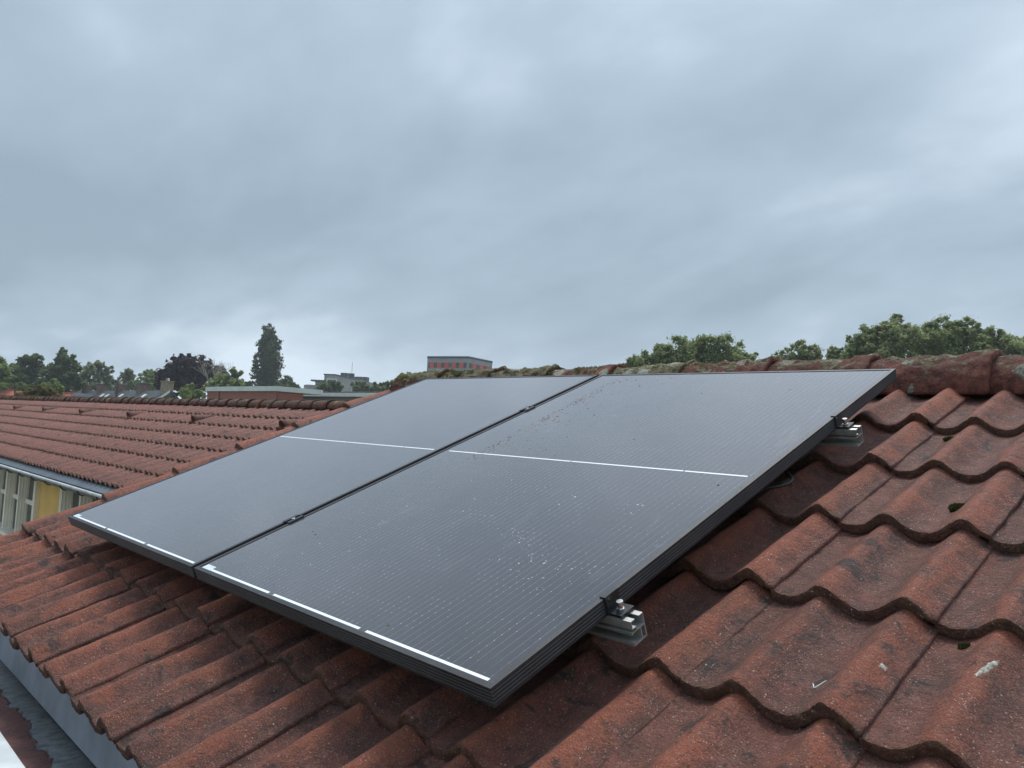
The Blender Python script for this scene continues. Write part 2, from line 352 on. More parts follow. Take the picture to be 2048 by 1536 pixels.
def leaf_mat(name, dark, light, src='Object'):
    t = NT(name); v = t.coords(src)
    n = t.noise(v, 0.55, 3, 0.6); nf = t.noise(v, 5.0, 2, 0.6)
    c = t.mix(t.step(t.mth('ADD', t.mth('MULTIPLY', n, 0.55), t.mth('MULTIPLY', nf, 0.45)), 0.36, 0.64), dark, light)
    t.fin(c, 0.6, None, 0.25); tr = t.n('ShaderNodeBsdfTranslucent'); t.l(c, tr.inputs[0]); ms = t.n('ShaderNodeMixShader'); ms.inputs[0].default_value = 0.55
    t.l(t.b.outputs[0], ms.inputs[1]); t.l(tr.outputs[0], ms.inputs[2]); t.l(ms.outputs[0], t.out.inputs[0]); return t.m
L_OAK = leaf_mat('leaf_dark_green', (0.078, 0.111, 0.044), (0.195, 0.247, 0.094))
L_CONE = leaf_mat('leaf_deep_green', (0.065, 0.099, 0.044), (0.166, 0.215, 0.086))
L_GREY = leaf_mat('leaf_grey_green', (0.156, 0.182, 0.101), (0.325, 0.345, 0.189))
L_LIGHT = leaf_mat('leaf_light_green', (0.130, 0.182, 0.055), (0.299, 0.364, 0.111))
L_BEECH = leaf_mat('leaf_copper', (0.036, 0.023, 0.029), (0.098, 0.061, 0.068))
L_POPLAR = leaf_mat('leaf_poplar', (0.068, 0.104, 0.049), (0.169, 0.218, 0.096))
L_RIGHT = leaf_mat('leaf_mid_green', (0.17, 0.21, 0.085), (0.37, 0.42, 0.18))
L_RIGHT2 = leaf_mat('leaf_robinia', (0.18, 0.215, 0.095), (0.39, 0.43, 0.205))
L_BROWN = leaf_mat('leaf_brownish_shrub', (0.12, 0.11, 0.04), (0.24, 0.19, 0.075))
L_MOSS = leaf_mat('moss', (0.022, 0.024, 0.008), (0.075, 0.078, 0.022))

# ------------------------------------------------------------------ ground
def ground():
    g = MB(); g.v = [Vector(p) for p in ((-900,-900,0),(900,-900,0),(900,900,0),(-900,900,0))]; g.f = [(0,1,2,3)]
    tag(g.build('ground', M_GRASS), kind='structure')
    g = MB(); z = 0.004
    g.v = [Vector(p) for p in ((-120,-9,z),(60,-9,z),(60,-3.5,z),(-120,-3.5,z))]; g.f = [(0,1,2,3)]
    tag(g.build('street', M_STREET), kind='structure')
    g = MB(); g.box((-120, -3.5, 0.0), (60, -1.2, 0.12)); tag(g.build('pavement', simple('concrete_paving', (0.30, 0.29, 0.27), 0.9, 0.15, 0.8)), kind='structure')
ground()

# ------------------------------------------------------------------ roof tiles
AMP, LIP, GAUGE, TLEN, THK, TW = 0.035, 0.006, 0.329, 0.415, 0.024, 0.30
TILTG = THK / GAUGE
def wave(u):
    ph = (u - 0.105) / 0.15 * 2 * pi
    ph = ph + 0.30 * sin(ph)                 # gentle on the left of a roll, steeper on its right
    return ((1 + cos(ph)) / 2) ** 1.06
def sstep(a, b, x):
    t_ = min(1, max(0, (x - a) / (b - a))); return t_ * t_ * (3 - 2 * t_)
def prof(u):
    return AMP * wave(u) + LIP * sstep(0.17, 0.25, u)
EAVE_S = -0.357; SEAM0 = -0.59
def tile_top(X, S):                          # N of the tile surface in the roof frame
    k = math.floor((X - SEAM0) / TW); u = X - SEAM0 - k * TW
    r = math.floor((S - EAVE_S) / GAUGE); y = S - EAVE_S - r * GAUGE
    return -0.100 - AMP - LIP + prof(u) - TILTG * y
def tile_mesh(name, mat, nx, ny, seed, rough, u0=0.0, u1=0.3045, length=TLEN, drop_left=False):
    vs_, fs, cr, fr = [], [], [], []
    rnd = random.Random(seed); ox = rnd.uniform(0, 50)
    us = [u0 + (u1 - u0) * i / nx for i in range(nx + 1)]
    ys = [0.0] + [0.006 + (length - 0.006) * (j / (ny - 1)) ** 1.15 for j in range(ny)] if ny > 2 else [0.0, 0.010, length]
    NY = len(ys)
    def nz(x, y, k): return mnoise.noise(Vector((x * k + ox, y * k, seed * 3.3)))
    for side in (0, 1):
        for j, y in enumerate(ys):
            for i, u in enumerate(us):
                h = prof(u) if not drop_left else AMP * 1.0 * (1 - ((u - 0.045) / 0.055) ** 2 * (1.3 if u < 0.045 else 0.75)) + LIP * 0.5
                z = h - TILTG * y
                yy = y
                if side == 0:
                    z += rough * (nz(u, y, 14) * 0.0026 + nz(u, y, 45) * 0.0014 + nz(u, y, 120) * 0.0007)
                    if j == 0: z -= 0.0022 * (1 + rough * nz(u, 3, 60))
                else:
                    th = THK + 0.001 if u < u1 - 0.02 else THK * 0.6
                    z -= th
                if j <= 1:
                    yy += rough * (nz(u, side * 0.9, 38) * 0.0036 + nz(u, side, 110) * 0.0024)
                if i == nx and ny > 2: 
                    u_ = u + rough * nz(3, y, 30) * 0.0022
                else: u_ = u
                vs_.append((u_, yy, z)); cr.append(min(1, max(0, h / (AMP + LIP)))); fr.append(1.0 if (j == 0 and side == 0 or side == 1 and j == 0) else 0.0)
    W_ = nx + 1; off = W_ * NY
    for j in range(NY - 1):
        for i in range(nx):
            a = j * W_ + i; fs.append((a, a + 1, a + W_ + 1, a + W_)); b = off + a; fs.append((b, b + W_, b + W_ + 1, b + 1))
    n_front = len(vs_)
    # front nose: own vertices in two strips so the edge stays crisp and carries the moss and shadow-line attribute
    KN = 6 if ny > 2 else 3
    for k in range(KN):
        for i, u in enumerate(us):
            p = Vector(vs_[i]); q = Vector(vs_[off + i]); m = p.lerp(q, k / (KN - 1))
            if 0 < k < KN - 1: m.y -= 0.0012 + rough * (0.0040 * max(0, nz(u * 1.0, k * 0.004, 75)) + 0.0022 * nz(u, k * 0.004, 190))
            vs_.append(tuple(m)); cr.append(0.2); fr.append(1.0 if k else 0.5)
    for k in range(KN - 1):
        for i in range(nx):
            a = n_front + k * W_ + i; fs.append((a, a + W_, a + W_ + 1, a + 1))
    for j in range(NY - 1):
        a = j * W_; fs.append((a, a + W_, off + a + W_, off + a)); a = j * W_ + nx; fs.append((a, off + a, off + a + W_, a + W_))
    a = (NY - 1) * W_
    for i in range(nx): fs.append((a + i, a + i + 1, off + a + i + 1, off + a + i))
    return mkmesh(name, vs_, fs, mat, True, None, {'crest': cr, 'front': fr})
TILES_NEAR = [tile_mesh('roof_tile', M_TILE, 84, 18, s, 1.0) for s in range(6)]
VERGE_NEAR = [tile_mesh('verge_tile', M_TILE, 14, 12, 20 + s, 1.0, 0.0, 0.105, drop_left=True) for s in range(3)]
TILES_FAR = [tile_mesh('roof_tile', M_TILE_FAR, 16, 2, 40 + s, 0.6) for s in range(3)]

def arch_mesh(name, mat, L, r0, r1, seg, nl, rough, seed):
    vs_, fs = [], []; ox = seed * 9.7
    for side in (0, 1):
        for j in range(nl + 1):
            t_ = j / nl; x = L * t_
            r = r0 + (r1 - r0) * t_ + (0.009 * sstep(0.80, 0.86, t_))
            if side: r -= 0.018
            for i in range(seg + 1):
                a = radians(-98 + 196 * i / seg)
                rr = r
                if not side and rough:
                    p = Vector((x * 12 + ox, a * 2.2, seed))
                    rr += rough * (mnoise.noise(p) * 0.0032 + mnoise.noise(p * 3.1) * 0.0020 + mnoise.noise(p * 8.3) * 0.0012 + max(0, mnoise.noise(p * 1.7 + Vector((9, 3, 1)))) * cos(a) * 0.010)
                vs_.append((x + (rough * mnoise.noise(Vector((a * 3, seed, j))) * 0.004 if j in (0, nl) else 0), sin(a) * rr, cos(a) * rr))
    W_ = seg + 1; off = W_ * (nl + 1)
    for j in range(nl):
        for i in range(seg):
            a = j * W_ + i; fs.append((a, a + W_, a + W_ + 1, a + 1)); b = off + a; fs.append((b, b + 1, b + W_ + 1, b + W_))
        a = j * W_; fs.append((a, off + a, off + a + W_, a + W_)); a = j * W_ + seg; fs.append((a, a + W_, off + a + W_, off + a))
    for i in range(seg):
        fs.append((i, i + 1, off + i + 1, off + i)); a = nl * W_ + i; fs.append((a, off + a, off + a + 1, a + 1))
    return mkmesh(name, vs_, fs, mat, True)
RIDGES_NEAR = [arch_mesh('ridge_tile', M_RIDGE, 0.425, 0.112, 0.121, 40, 60, 1.7, s) for s in range(5)]
RIDGES_MOSS = [arch_mesh('ridge_tile', M_RIDGE_MOSS, 0.425, 0.112, 0.121, 40, 60, 2.3, s + 7) for s in range(3)]
RIDGES_FAR = [arch_mesh('ridge_tile', M_RIDGE_FAR, 0.375, 0.082, 0.092, 10, 5, 0.5, s) for s in range(4)]

# ------------------------------------------------------------------ near house
XR0, XR1 = -0.695, 6.61                      # verge and far end of the near roof
RIDGE_Y, RIDGE_Z = 1.938, Z0 + 0.602
def near_house():
    H = empty('house', (3.0, 1.94, 0), 'tiled gable house under the two solar panels', 'house')
    # walls with gables
    m = MB(); ze = Z0 - 0.34
    for x in (-0.62, 6.55):
        poly = [Vector((0, -0.02, 0)), Vector((0, 3.90, 0)), Vector((0, 3.90, ze + 0.06)), Vector((0, 1.938, Z0 + 0.50)), Vector((0, -0.02, ze + 0.06))]
        m.prism(poly, Vector((x, 0, 0)), Vector((x + 0.1 if x < 0 else x - 0.1, 0, 0)))
    m.box((-0.52, -0.02, 0), (6.45, 0.10, ze)); m.box((-0.52, 3.80, 0), (6.45, 3.90, ze))
    m.build('wall', M_WALL, H)
    # roof deck
    m = MB(); t = 0.03
    def slab(s0, s1, n, mirror):
        a, b = roofp(0, s0, n), roofp(0, s1, n)
        if mirror: a.y = 2 * RIDGE_Y - a.y; b.y = 2 * RIDGE_Y - b.y
        poly = [a, b, b - Vector((0, 0, t)), a - Vector((0, 0, t))]
        m.prism([Vector((0, p.y, p.z)) for p in poly], Vector((-0.60, 0, 0)), Vector((6.6, 0, 0)))
    slab(-0.30, 2.06, -0.205, False); slab(-0.30, 2.055, -0.205, True)
    R = m.build('roof', M_DECK, H)
    rnd = random.Random(3)
    for r in range(7):
        for c in range(24):
            X = SEAM0 + c * TW; S = EAVE_S + r * GAUGE + rnd.uniform(-0.003, 0.003)
            o = link('roof_tile', TILES_NEAR[rnd.randrange(6)], roofp(X, S, -0.100 - AMP - LIP + rnd.uniform(-.002, .0025)), (TH + rnd.uniform(-.004, .004), rnd.uniform(-.008, .008), rnd.uniform(-.008, .008)), R)
        link('verge_tile', VERGE_NEAR[r % 3], roofp(-0.695, EAVE_S + r * GAUGE - 0.012, -0.100 - AMP - LIP + 0.004), (TH, 0, rnd.uniform(-.006, .006)), R)
    for r in range(7):                       # the slope facing away: one plain piece per course, nobody sees it from the ladder
        a, b = roofp(0, EAVE_S + r * GAUGE, -0.10), roofp(0, EAVE_S + (r + 1) * GAUGE + 0.05, -0.128)
        a.y = 2 * RIDGE_Y - a.y; b.y = 2 * RIDGE_Y - b.y
        m = MB(); m.prism([Vector((0, p.y, p.z)) for p in (a, b, b - Vector((0, 0, .03)), a - Vector((0, 0, .03)))], Vector((-0.68, 0, 0)), Vector((6.61, 0, 0)))
        m.build('rear_course', M_TILE_FAR, R)
    laps = [-0.22, 0.20, 0.597, 0.986, 1.355, 1.735, 2.105, 2.477]
    while laps[-1] < 6.6: laps.append(laps[-1] + 0.375)
    for i, x in enumerate(laps):             # the flared end of each ridge tile lies over the next one
        L = 0.425
        link('ridge_tile', RIDGES_MOSS[i % 3] if i in (0, 1, 2, 4) else RIDGES_NEAR[i % 5], (x - L + 0.0, RIDGE_Y + rnd.uniform(-.004, .004), RIDGE_Z - 0.006 + rnd.uniform(-.003, .003)), (rnd.uniform(-.05, .05), radians(-0.3), rnd.uniform(-.012, .012)), R)
    m = MB(); m.box((-0.60, RIDGE_Y - 0.075, Z0 + 0.50), (6.58, RIDGE_Y + 0.075, Z0 + 0.635)); m.build('ridge_batten', M_DECK, R)
    # eaves: zinc apron, box gutter with wet floor, pale rim
    gy = -0.236; 
    m = MB(); m.prism([Vector((0, p[0], p[1])) for p in ((gy + 0.09, Z0 - 0.235), (gy + 0.012, Z0 - 0.300), (gy, Z0 - 0.397), (gy + 0.006, Z0 - 0.397), (gy + 0.02, Z0 - 0.302), (gy + 0.095, Z0 - 0.240))], Vector((-0.68, 0, 0)), Vector((6.6, 0, 0)))
    m.build('eaves_apron', M_ZINC, H)
    G = MB().box((-0.70, -0.445, Z0 - 0.450), (6.62, gy + 0.06, Z0 - 0.424)).build('gutter', M_DARKGUT, H)
    MB().box((-0.70, -0.420, Z0 - 0.424), (6.62, gy - 0.001 + 0.03, Z0 - 0.418)).build('gutter_floor', M_GUTFLOOR, G)
    m = MB(); m.box((-0.70, -0.445, Z0 - 0.424), (6.62, -0.420, Z0 - 0.320)); m.build('gutter_side', M_DARKGUT, G)
    m = MB(); m.box((-0.70, -0.475, Z0 - 0.332), (6.62, -0.4065, Z0 - 0.309)); m.build('gutter_rim', M_WHITEPVC, G, bevel=0.006)
    # moss cushions on the ridge: grows in tufts, too small to pick apart
    vs_, fs = [], []
    for k in range(900):
        x = rnd.uniform(-.62, 1.7) if k % 3 else rnd.uniform(-.62, 0.6); a = rnd.gauss(-0.25, 0.55)
        if mnoise.noise(Vector((x * 4, a * 1.5, 2))) < 0.02: continue
        rr = 0.112; c = Vector((x, RIDGE_Y + sin(a) * rr, RIDGE_Z + cos(a) * rr)); s_ = rnd.uniform(0.007, 0.016)
        if x < -1.0: continue
        tuft(vs_, fs, c, Vector((0, sin(a), cos(a))), s_, rnd, 9)
    o = link('ridge_moss', mkmesh('ridge_moss', vs_, fs, L_MOSS2), parent=R); tag(o, kind='stuff')
    return H, R
def tuft(vs_, fs, c, nrm, s_, rnd, n):
    t1 = nrm.orthogonal().normalized(); t2 = nrm.cross(t1)
    for q in range(n):
        a = rnd.uniform(0, 2 * pi); r = s_ * rnd.uniform(0, 1) ** .5
        p = c + (t1 * cos(a) + t2 * sin(a)) * r
        tip = p + nrm * s_ * rnd.uniform(0.3, 0.9) + (t1 * rnd.uniform(-1, 1) + t2 * rnd.uniform(-1, 1)) * s_ * 0.5
        e_ = (t1 * cos(a + 1.6) + t2 * sin(a + 1.6)) * s_ * 0.28; b = nrm * s_ * 0.25
        k = len(vs_); vs_ += [p - e_ - b, p + e_ - b, tip]; fs.append((k, k + 1, k + 2))
L_MOSS2 = leaf_mat('ridge_moss_tufts', (0.048, 0.055, 0.020), (0.150, 0.155, 0.058))
HOUSE, ROOF = near_house()

# ------------------------------------------------------------------ solar panels
PW, PH, PT = 1.134, 1.722, 0.033
def solar_panel(X0, label, seed):
    P = empty('solar_module', roofp(X0, 0, -PT), label, 'solar panel', 'solar panels on the tiled roof')
    M0 = RM(X0, 0, 0)
    # grooved frame profile (outwards = +a), lip on top
    lipw = 0.0105
    prof2 = [(0, 0), (0, -.004)]
    z = -.004
    for k in range(4): prof2 += [(0.0, z - .0015), (0.0009, z - .0022), (0.0009, z - .0032), (0.0, z - .0040)]; z -= .0062
    prof2 += [(0, -PT), (0.026, -PT), (0.026, -PT + .0016), (0.0016, -PT + .0016), (0.0016, -.0065), (lipw, -.0065), (lipw, 0)]
    def rail(p, q, inward):                   # mitred at both ends
        d = (q - p).normalized(); m = MB(); k = len(prof2); L = (q - p).length
        for end in (0, 1):
            for a, h in prof2:
                s_ = a if end == 0 else L - a
                m.v.append(M0 @ (p + d * s_ + inward * a + Vector((0, 0, h))))
        m.f = [tuple(range(k)), tuple(range(k, 2 * k))[::-1]] + [(i, k + i, k + (i + 1) % k, (i + 1) % k) for i in range(k)]
        o = m.build('frame_rail', M_FRAME, P)
        bm = bmesh.new(); bm.from_mesh(o.data); bmesh.ops.recalc_face_normals(bm, faces=bm.faces); bm.to_mesh(o.data); bm.free()
    A, B, C_, D = Vector((0,0,0)), Vector((PW,0,0)), Vector((PW,PH,0)), Vector((0,PH,0))
    rail(A, B, Vector((0,1,0))); rail(B, C_, Vector((-1,0,0))); rail(C_, D, Vector((0,-1,0))); rail(D, A, Vector((1,0,0)))
    # laminate
    g = [(0.004,0.004,-.0015),(PW-.004,0.004,-.0015),(PW-.004,PH-.004,-.0015),(0.004,PH-.004,-.0015)]
    g += [(x, y, -.006) for x, y, z in g]
    me = mkmesh('glass', g, [(0,1,2,3),(7,6,5,4),(0,4,5,1),(1,5,6,2),(2,6,7,3),(3,7,4,0)], M_GLASS)
    G = link('glass', me, roofp(X0, 0, 0), (TH, 0, 0), P)
    def strip(name, x0, x1, y0, y1, mat, h=0.0004):
        m = MB(); m.box((x0, y0, -.0016), (x1, y1, -.0015 + h), M0); return m.build(name, mat, P)
    for x0, x1 in ((0.040, 0.380), (0.402, 0.747), (0.769, 1.113)): strip('ribbon', x0, x1, 0.0135, 0.0200, M_RIBBON)
    for x0, x1 in ((0.032, 0.196), (0.199, 0.566), (0.570, 0.934), (0.938, 1.106)): strip('ribbon', x0, x1, 0.8575, 0.8635, M_RIBBON)
    strip('paper_label', 0.022, 0.070, 0.0125, 0.0305, simple('label_paper', (0.62, 0.68, 0.72), 0.4, 0.12, 90), 0.0007)
    return P
solar_panel(0.0, 'clean black solar panel on the gable side, next to the lower neighbouring roof', 1)
solar_panel(PW + 0.02, 'black solar panel with white flecks and a brown dirt streak, beside the bare tiles', 2)

def rail_profile():
    # thin-walled aluminium mounting rail: (across slope, height) rectangles
    t = 0.0022
    return [(-.018, -.0000, -.006, -t), (.006, 0, .018, -t), (-.018, -t, -.018 + t, -.014), (.018 - t, 0 - t, .018, -.044),
            (-.018, -.014, -.008, -.014 - t), (-.008, -.014, -.008 + t, -.0205), (-.0200, -.0205, .018 - t, -.0205 - t), (-.0200, -.0227, -.0178, -.026),
            (-.012, -.0440, .018, -.0440 - t), (-.020, -.0400, -.012, -.0440 - t), (.004, -.0227, .004 + t, -.044)]
def mounting_rail(S, label):
    Rr = empty('mounting_rail', roofp(1.15, S, -PT - .06), label, 'mounting rail', 'aluminium rails under the solar panels')
    m = MB()
    for a0, z0, a1, z1 in rail_profile(): m.box((-0.04, a0, z1), (PW * 2 + 0.02 + 0.052, a1, z0), RM(0, S, -PT))
    m.build('channel', M_ALU, Rr)
    for X in (0.16, 0.76, 1.36, 1.95):
        n = tile_top(X, S); m = MB(); m.box((X - .02, -.012, n - .008), (X + .02, .014, -PT - .044), RM(0, S, 0)); m.build('roof_hook', M_STEEL, Rr)
mounting_rail(0.302, 'lower aluminium mounting rail sticking out below the dirty solar panel')
mounting_rail(1.292, 'upper aluminium mounting rail, its end showing near the ridge')

def bolt(m, X, S, n0, n1, r=.0058):
    M_ = RM(X, S, 0)
    m.tube([M_ @ Vector((0, 0, n0)), M_ @ Vector((0, 0, n0 + .0025))], .0075, 14)
    m.tube([M_ @ Vector((0, 0, n0 + .0025)), M_ @ Vector((0, 0, n1 - .005))], r * 0.72, 12)
    m.tube([M_ @ Vector((0, 0, n1 - .006)), M_ @ Vector((0, 0, n1 - .0006)), M_ @ Vector((0, 0, n1))], [r, r, r * .88], 14)
    m.tube([M_ @ Vector((0, 0, n1 - .0003)), M_ @ Vector((0, 0, n1 + .0002))], r * .45, 6)
def end_clamp(S, label):
    X = PW * 2 + 0.02
    E = empty('end_clamp', roofp(X, S, -PT), label, 'clamp', 'clamps at the bare edge of the array')
    m = MB(); t = .0028; a, b = S - .019, S + .019
    m.box((X - .0095, a, .0003), (X + .0032, b, .0003 + t), RM())
    m.box((X + .0004, a, -.0290), (X + .0004 + t, b, .0003), RM())
    m.box((X + .0032, a, -.0290), (X + .0330, b, -.0290 + t), RM())
    m.box((X + .0330 - t, a, -.0345), (X + .0330, b, -.0290), RM())
    m.build('bracket', M_BLACK, E)
    m = MB(); bolt(m, X + .018, S, -.0262, -.0095, .0068); m.build('bolt', M_STEEL, E)
    m = MB(); m.box((X + .006, S - .008, -.0345), (X + .029, S + .008, -.0290), RM()); m.build('slot_nut', M_STEEL, E)
end_clamp(0.304, 'black end clamp with hex bolt on the lower rail end')
end_clamp(1.294, 'black end clamp with hex bolt on the rail end near the ridge')
def mid_clamp(S, label):
    X = PW + 0.01
    E = empty('mid_clamp', roofp(X, S, -PT), label, 'clamp', 'clamps between the two panels')
    m = MB(); t = .003; a, b = S - .024, S + .024
    m.box((X - .0185, a, .0003), (X - .0085, b, .0003 + t), RM()); m.box((X + .0085, a, .0003), (X + .0185, b, .0003 + t), RM())
    m.box((X - .0085, a, -.010), (X - .0085 + t, b, .0033), RM()); m.box((X + .0085 - t, a, -.010), (X + .0085, b, .0033), RM())
    m.box((X - .0055, a, -.010), (X + .0055, b, -.010 + t), RM())
    m.build('bracket', M_BLACK, E)
    m = MB(); bolt(m, X, S, -.007, .004, .0052); m.tube([RM(X, S, -PT - .004) @ Vector((0, 0, 0)), RM(X, S, -.008) @ Vector((0, 0, 0))], .004, 8); m.build('bolt', M_STEEL, E)
mid_clamp(0.300, 'black clamp joining both panels near their lower edge')
mid_clamp(1.286, 'black clamp joining both panels near the ridge')

# cable loop that hangs out under the edge
m = MB(); pts = []
for i in range(25):
    t_ = i / 24; X = 2.06 + 0.232 * sin(pi * t_) ** 0.8; S = 0.86 + 0.26 * t_; N = -0.046 - 0.020 * sin(pi * t_) 
    N = max(N, tile_top(X, S) + 0.006)
    pts.append(RM(X, S, N) @ Vector((0, 0, 0)))
m.tube(pts, .0035, 8)
c = m.build('solar_cable', M_CABLE, None, True); tag(c, 'thin black cable looping out under the panel edge', 'cable')

# ------------------------------------------------------------------ small things on roof and glass
def flakes(name, label, cat, items, mat):
    vs_, fs = [], []; rnd = random.Random(5)
    for X, S, N, s_, el_ in items:
        M_ = RM(X, S, N) @ Matrix.Rotation(rnd.uniform(0, 6.28), 4, 'Z'); k = len(vs_)
        q = 5; hh = s_ * rnd.uniform(.25, .6)
        ring = [M_ @ Vector((cos(2*pi*i/q) * s_ * el_ * rnd.uniform(.6, 1.2), sin(2*pi*i/q) * s_ * rnd.uniform(.6, 1.2), -.0004)) for i in range(q)]
        vs_ += ring + [M_ @ Vector((rnd.uniform(-.3, .3) * s_, rnd.uniform(-.3, .3) * s_, hh))]
        for i in range(q): fs.append((k + i, k + (i + 1) % q, k + q))
        fs.append(tuple(k + i for i in range(q))[::-1])
    o = link(name, mkmesh(name, vs_, fs, mat)); return tag(o, label, cat, kind='stuff')
rnd = random.Random(11); X2 = PW + 0.02
it = []
for k in range(760):                          # brown streak
    S = 0.80 + 0.90 * rnd.random(); d = abs(rnd.gauss(0, .03)) if rnd.random() < .6 else abs(rnd.gauss(0, .15))
    X = X2 + 0.163 - 0.045 * (S - .92) / .7 + d
    if mnoise.noise(Vector((S * 9, 1, 1))) + rnd.uniform(-.5, .5) < -0.1: continue
    it.append((X, min(S, 1.705), -.0015, rnd.uniform(.0010, .0032), rnd.uniform(1, 2.6)))
for k in range(260):
    if rnd.random() < .5: X, S = X2 + PW - abs(rnd.gauss(.014, .010)), rnd.uniform(.02, 1.2)
    else: X, S = X2 + rnd.uniform(.03, 1.11), rnd.uniform(.03, 1.7)
    it.append((X, S, -.0015 if X < X2 + PW - .0106 else .0002, rnd.uniform(.0006, .0018), rnd.uniform(1, 2)))
for X, S in ((1.19, .19), (1.245, .06), (1.95, .05), (2.2, .06), (2.05, 1.52), (1.62, 1.60), (1.80, 1.05), (1.5, .9), (2.22, .8), (1.36, .25), (1.33, .26), (1.30, .27)):
    it.append((X, S, -.0015, rnd.uniform(.0025, .0040), 1.3))
flakes('roof_debris', 'brown crumbs of moss and dirt lying on the panel glass', 'debris', it, simple('brown_crumbs', (0.15, 0.080, 0.050), 0.9, 0.5, 60))
it = []
def band(n, x0, s0, x1, s1, w_):
    for k in range(n):
        t_ = rnd.random(); it.append((x0 + (x1 - x0) * t_ + rnd.gauss(0, w_), s0 + (s1 - s0) * t_ + rnd.gauss(0, w_), -.0015, rnd.choice((.0006, .0007, .0008, .0010, .0012, .0016, .0022)), rnd.uniform(1, 2.4)))
band(90, 1.75, .52, 2.08, .36, .022); band(60, 1.95, .36, 2.16, .34, .03); band(50, 1.50, .55, 2.0, .42, .04); band(40, 1.85, .62, 2.15, .60, .03); band(35, 1.45, .70, 1.9, .66, .03); band(40, 1.3, .35, 1.7, .2, .10)
for k in range(170): it.append((X2 + rnd.uniform(.03, 1.10), rnd.uniform(.03, .95), -.0015, rnd.choice((.0006, .0008, .0012)), 1.3))
for k in range(25): it.append((rnd.uniform(.05, 1.08), rnd.uniform(.03, .6), -.0015, .0009, 1.3))
it = [q for q in it if X2 + .013 < q[0] < X2 + PW - .013 or q[0] < PW - .013]
flakes('white_flecks', 'scattered white flecks and dried drops on the panel glass', 'flecks', it, simple('white_fleck', (0.62, 0.63, 0.63), 0.35, 0.05, 60))

it = []; iw = []
for k in range(1500):
    X, S = rnd.uniform(-.55, 4.2), rnd.uniform(-.33, 1.85)
    if -.03 < X < PW * 2 + .05 and S > -.02: continue
    u = (X - SEAM0) % TW; 
    if prof(u) > .022 and rnd.random() < .8: continue
    (it if k % 5 else iw).append((X, S, tile_top(X, S), rnd.choice((.0008, .0011, .0015, .0022, .0032)) if k % 5 else rnd.choice((.0007, .0010, .0014)), rnd.uniform(1, 1.9)))
flakes('tile_crumbs', 'dark crumbs of moss and soil lying in the tile valleys', 'crumbs', it, simple('dark_crumbs', (0.055, 0.038, 0.024), 0.95, 0.5, 60))
flakes('tile_chips', 'tiny pale chips scattered over the bare roof tiles', 'chips', iw, simple('pale_chips', (0.62, 0.58, 0.52), 0.7, 0.2, 60))

def on_tile(X, S): return RM(X, S, tile_top(X, S)) @ Vector((0, 0, 0))
NROOF = Vector((0, -ST, CT))
def moss_clump(X, S, s_, label, n=420):
    rn = random.Random(int(X * 1000)); vs_, fs = [], []
    c = on_tile(X, S)
    # cushion body
    for q in range(14):
        for i in range(6):
            pass
    body_v, body_f = [], []
    for j in range(6):
        ph = j / 5 * pi / 2
        for i in range(16):
            a = 2 * pi * i / 16; r = s_ * cos(ph) * (1 + .22 * mnoise.noise(Vector((cos(a) * 1.4, sin(a) * 1.4, X * 9))))
            p = Vector((cos(a) * r * 1.25, sin(a) * r * .8, s_ * .42 * sin(ph) - (.006 if j == 0 else 0))); body_v.append(RX.to_3x3() @ p + c)
    for j in range(5):
        for i in range(16): body_f.append((j*16+i, j*16+(i+1)%16, (j+1)*16+(i+1)%16, (j+1)*16+i))
    vs_ += body_v; fs += body_f
    for q in range(n):
        a = rn.uniform(0, 2*pi); ph = rn.uniform(0, pi / 2); r = s_ * cos(ph)
        p = c + RX.to_3x3() @ Vector((cos(a) * r * 1.2, sin(a) * r * .78, s_ * .40 * sin(ph)))
        d = (RX.to_3x3() @ Vector((cos(a) * cos(ph), sin(a) * cos(ph), sin(ph) + .3))).normalized(); tuft(vs_, fs, p, d, s_ * .30, rn, 2)
    m_ = MB(); m_.v = [Vector(v) for v in vs_]; m_.f = fs
    tag(m_.build('moss_clump', L_MOSS), label, 'moss', 'moss clumps lying on the roof tiles')
moss_clump(2.625, 1.085, .018, 'dark green moss cushion in a tile valley of the bare tiles')
moss_clump(2.475, 1.535, .014, 'flat moss cushion under the nose of the top tile course')
moss_clump(2.765, 0.605, .011, 'small brown-green moss tuft against a tile nose, beside the white dropping', 260)
moss_clump(1.555, -0.06, .012, 'tiny green moss tuft below the lower edge of the panels', 160)
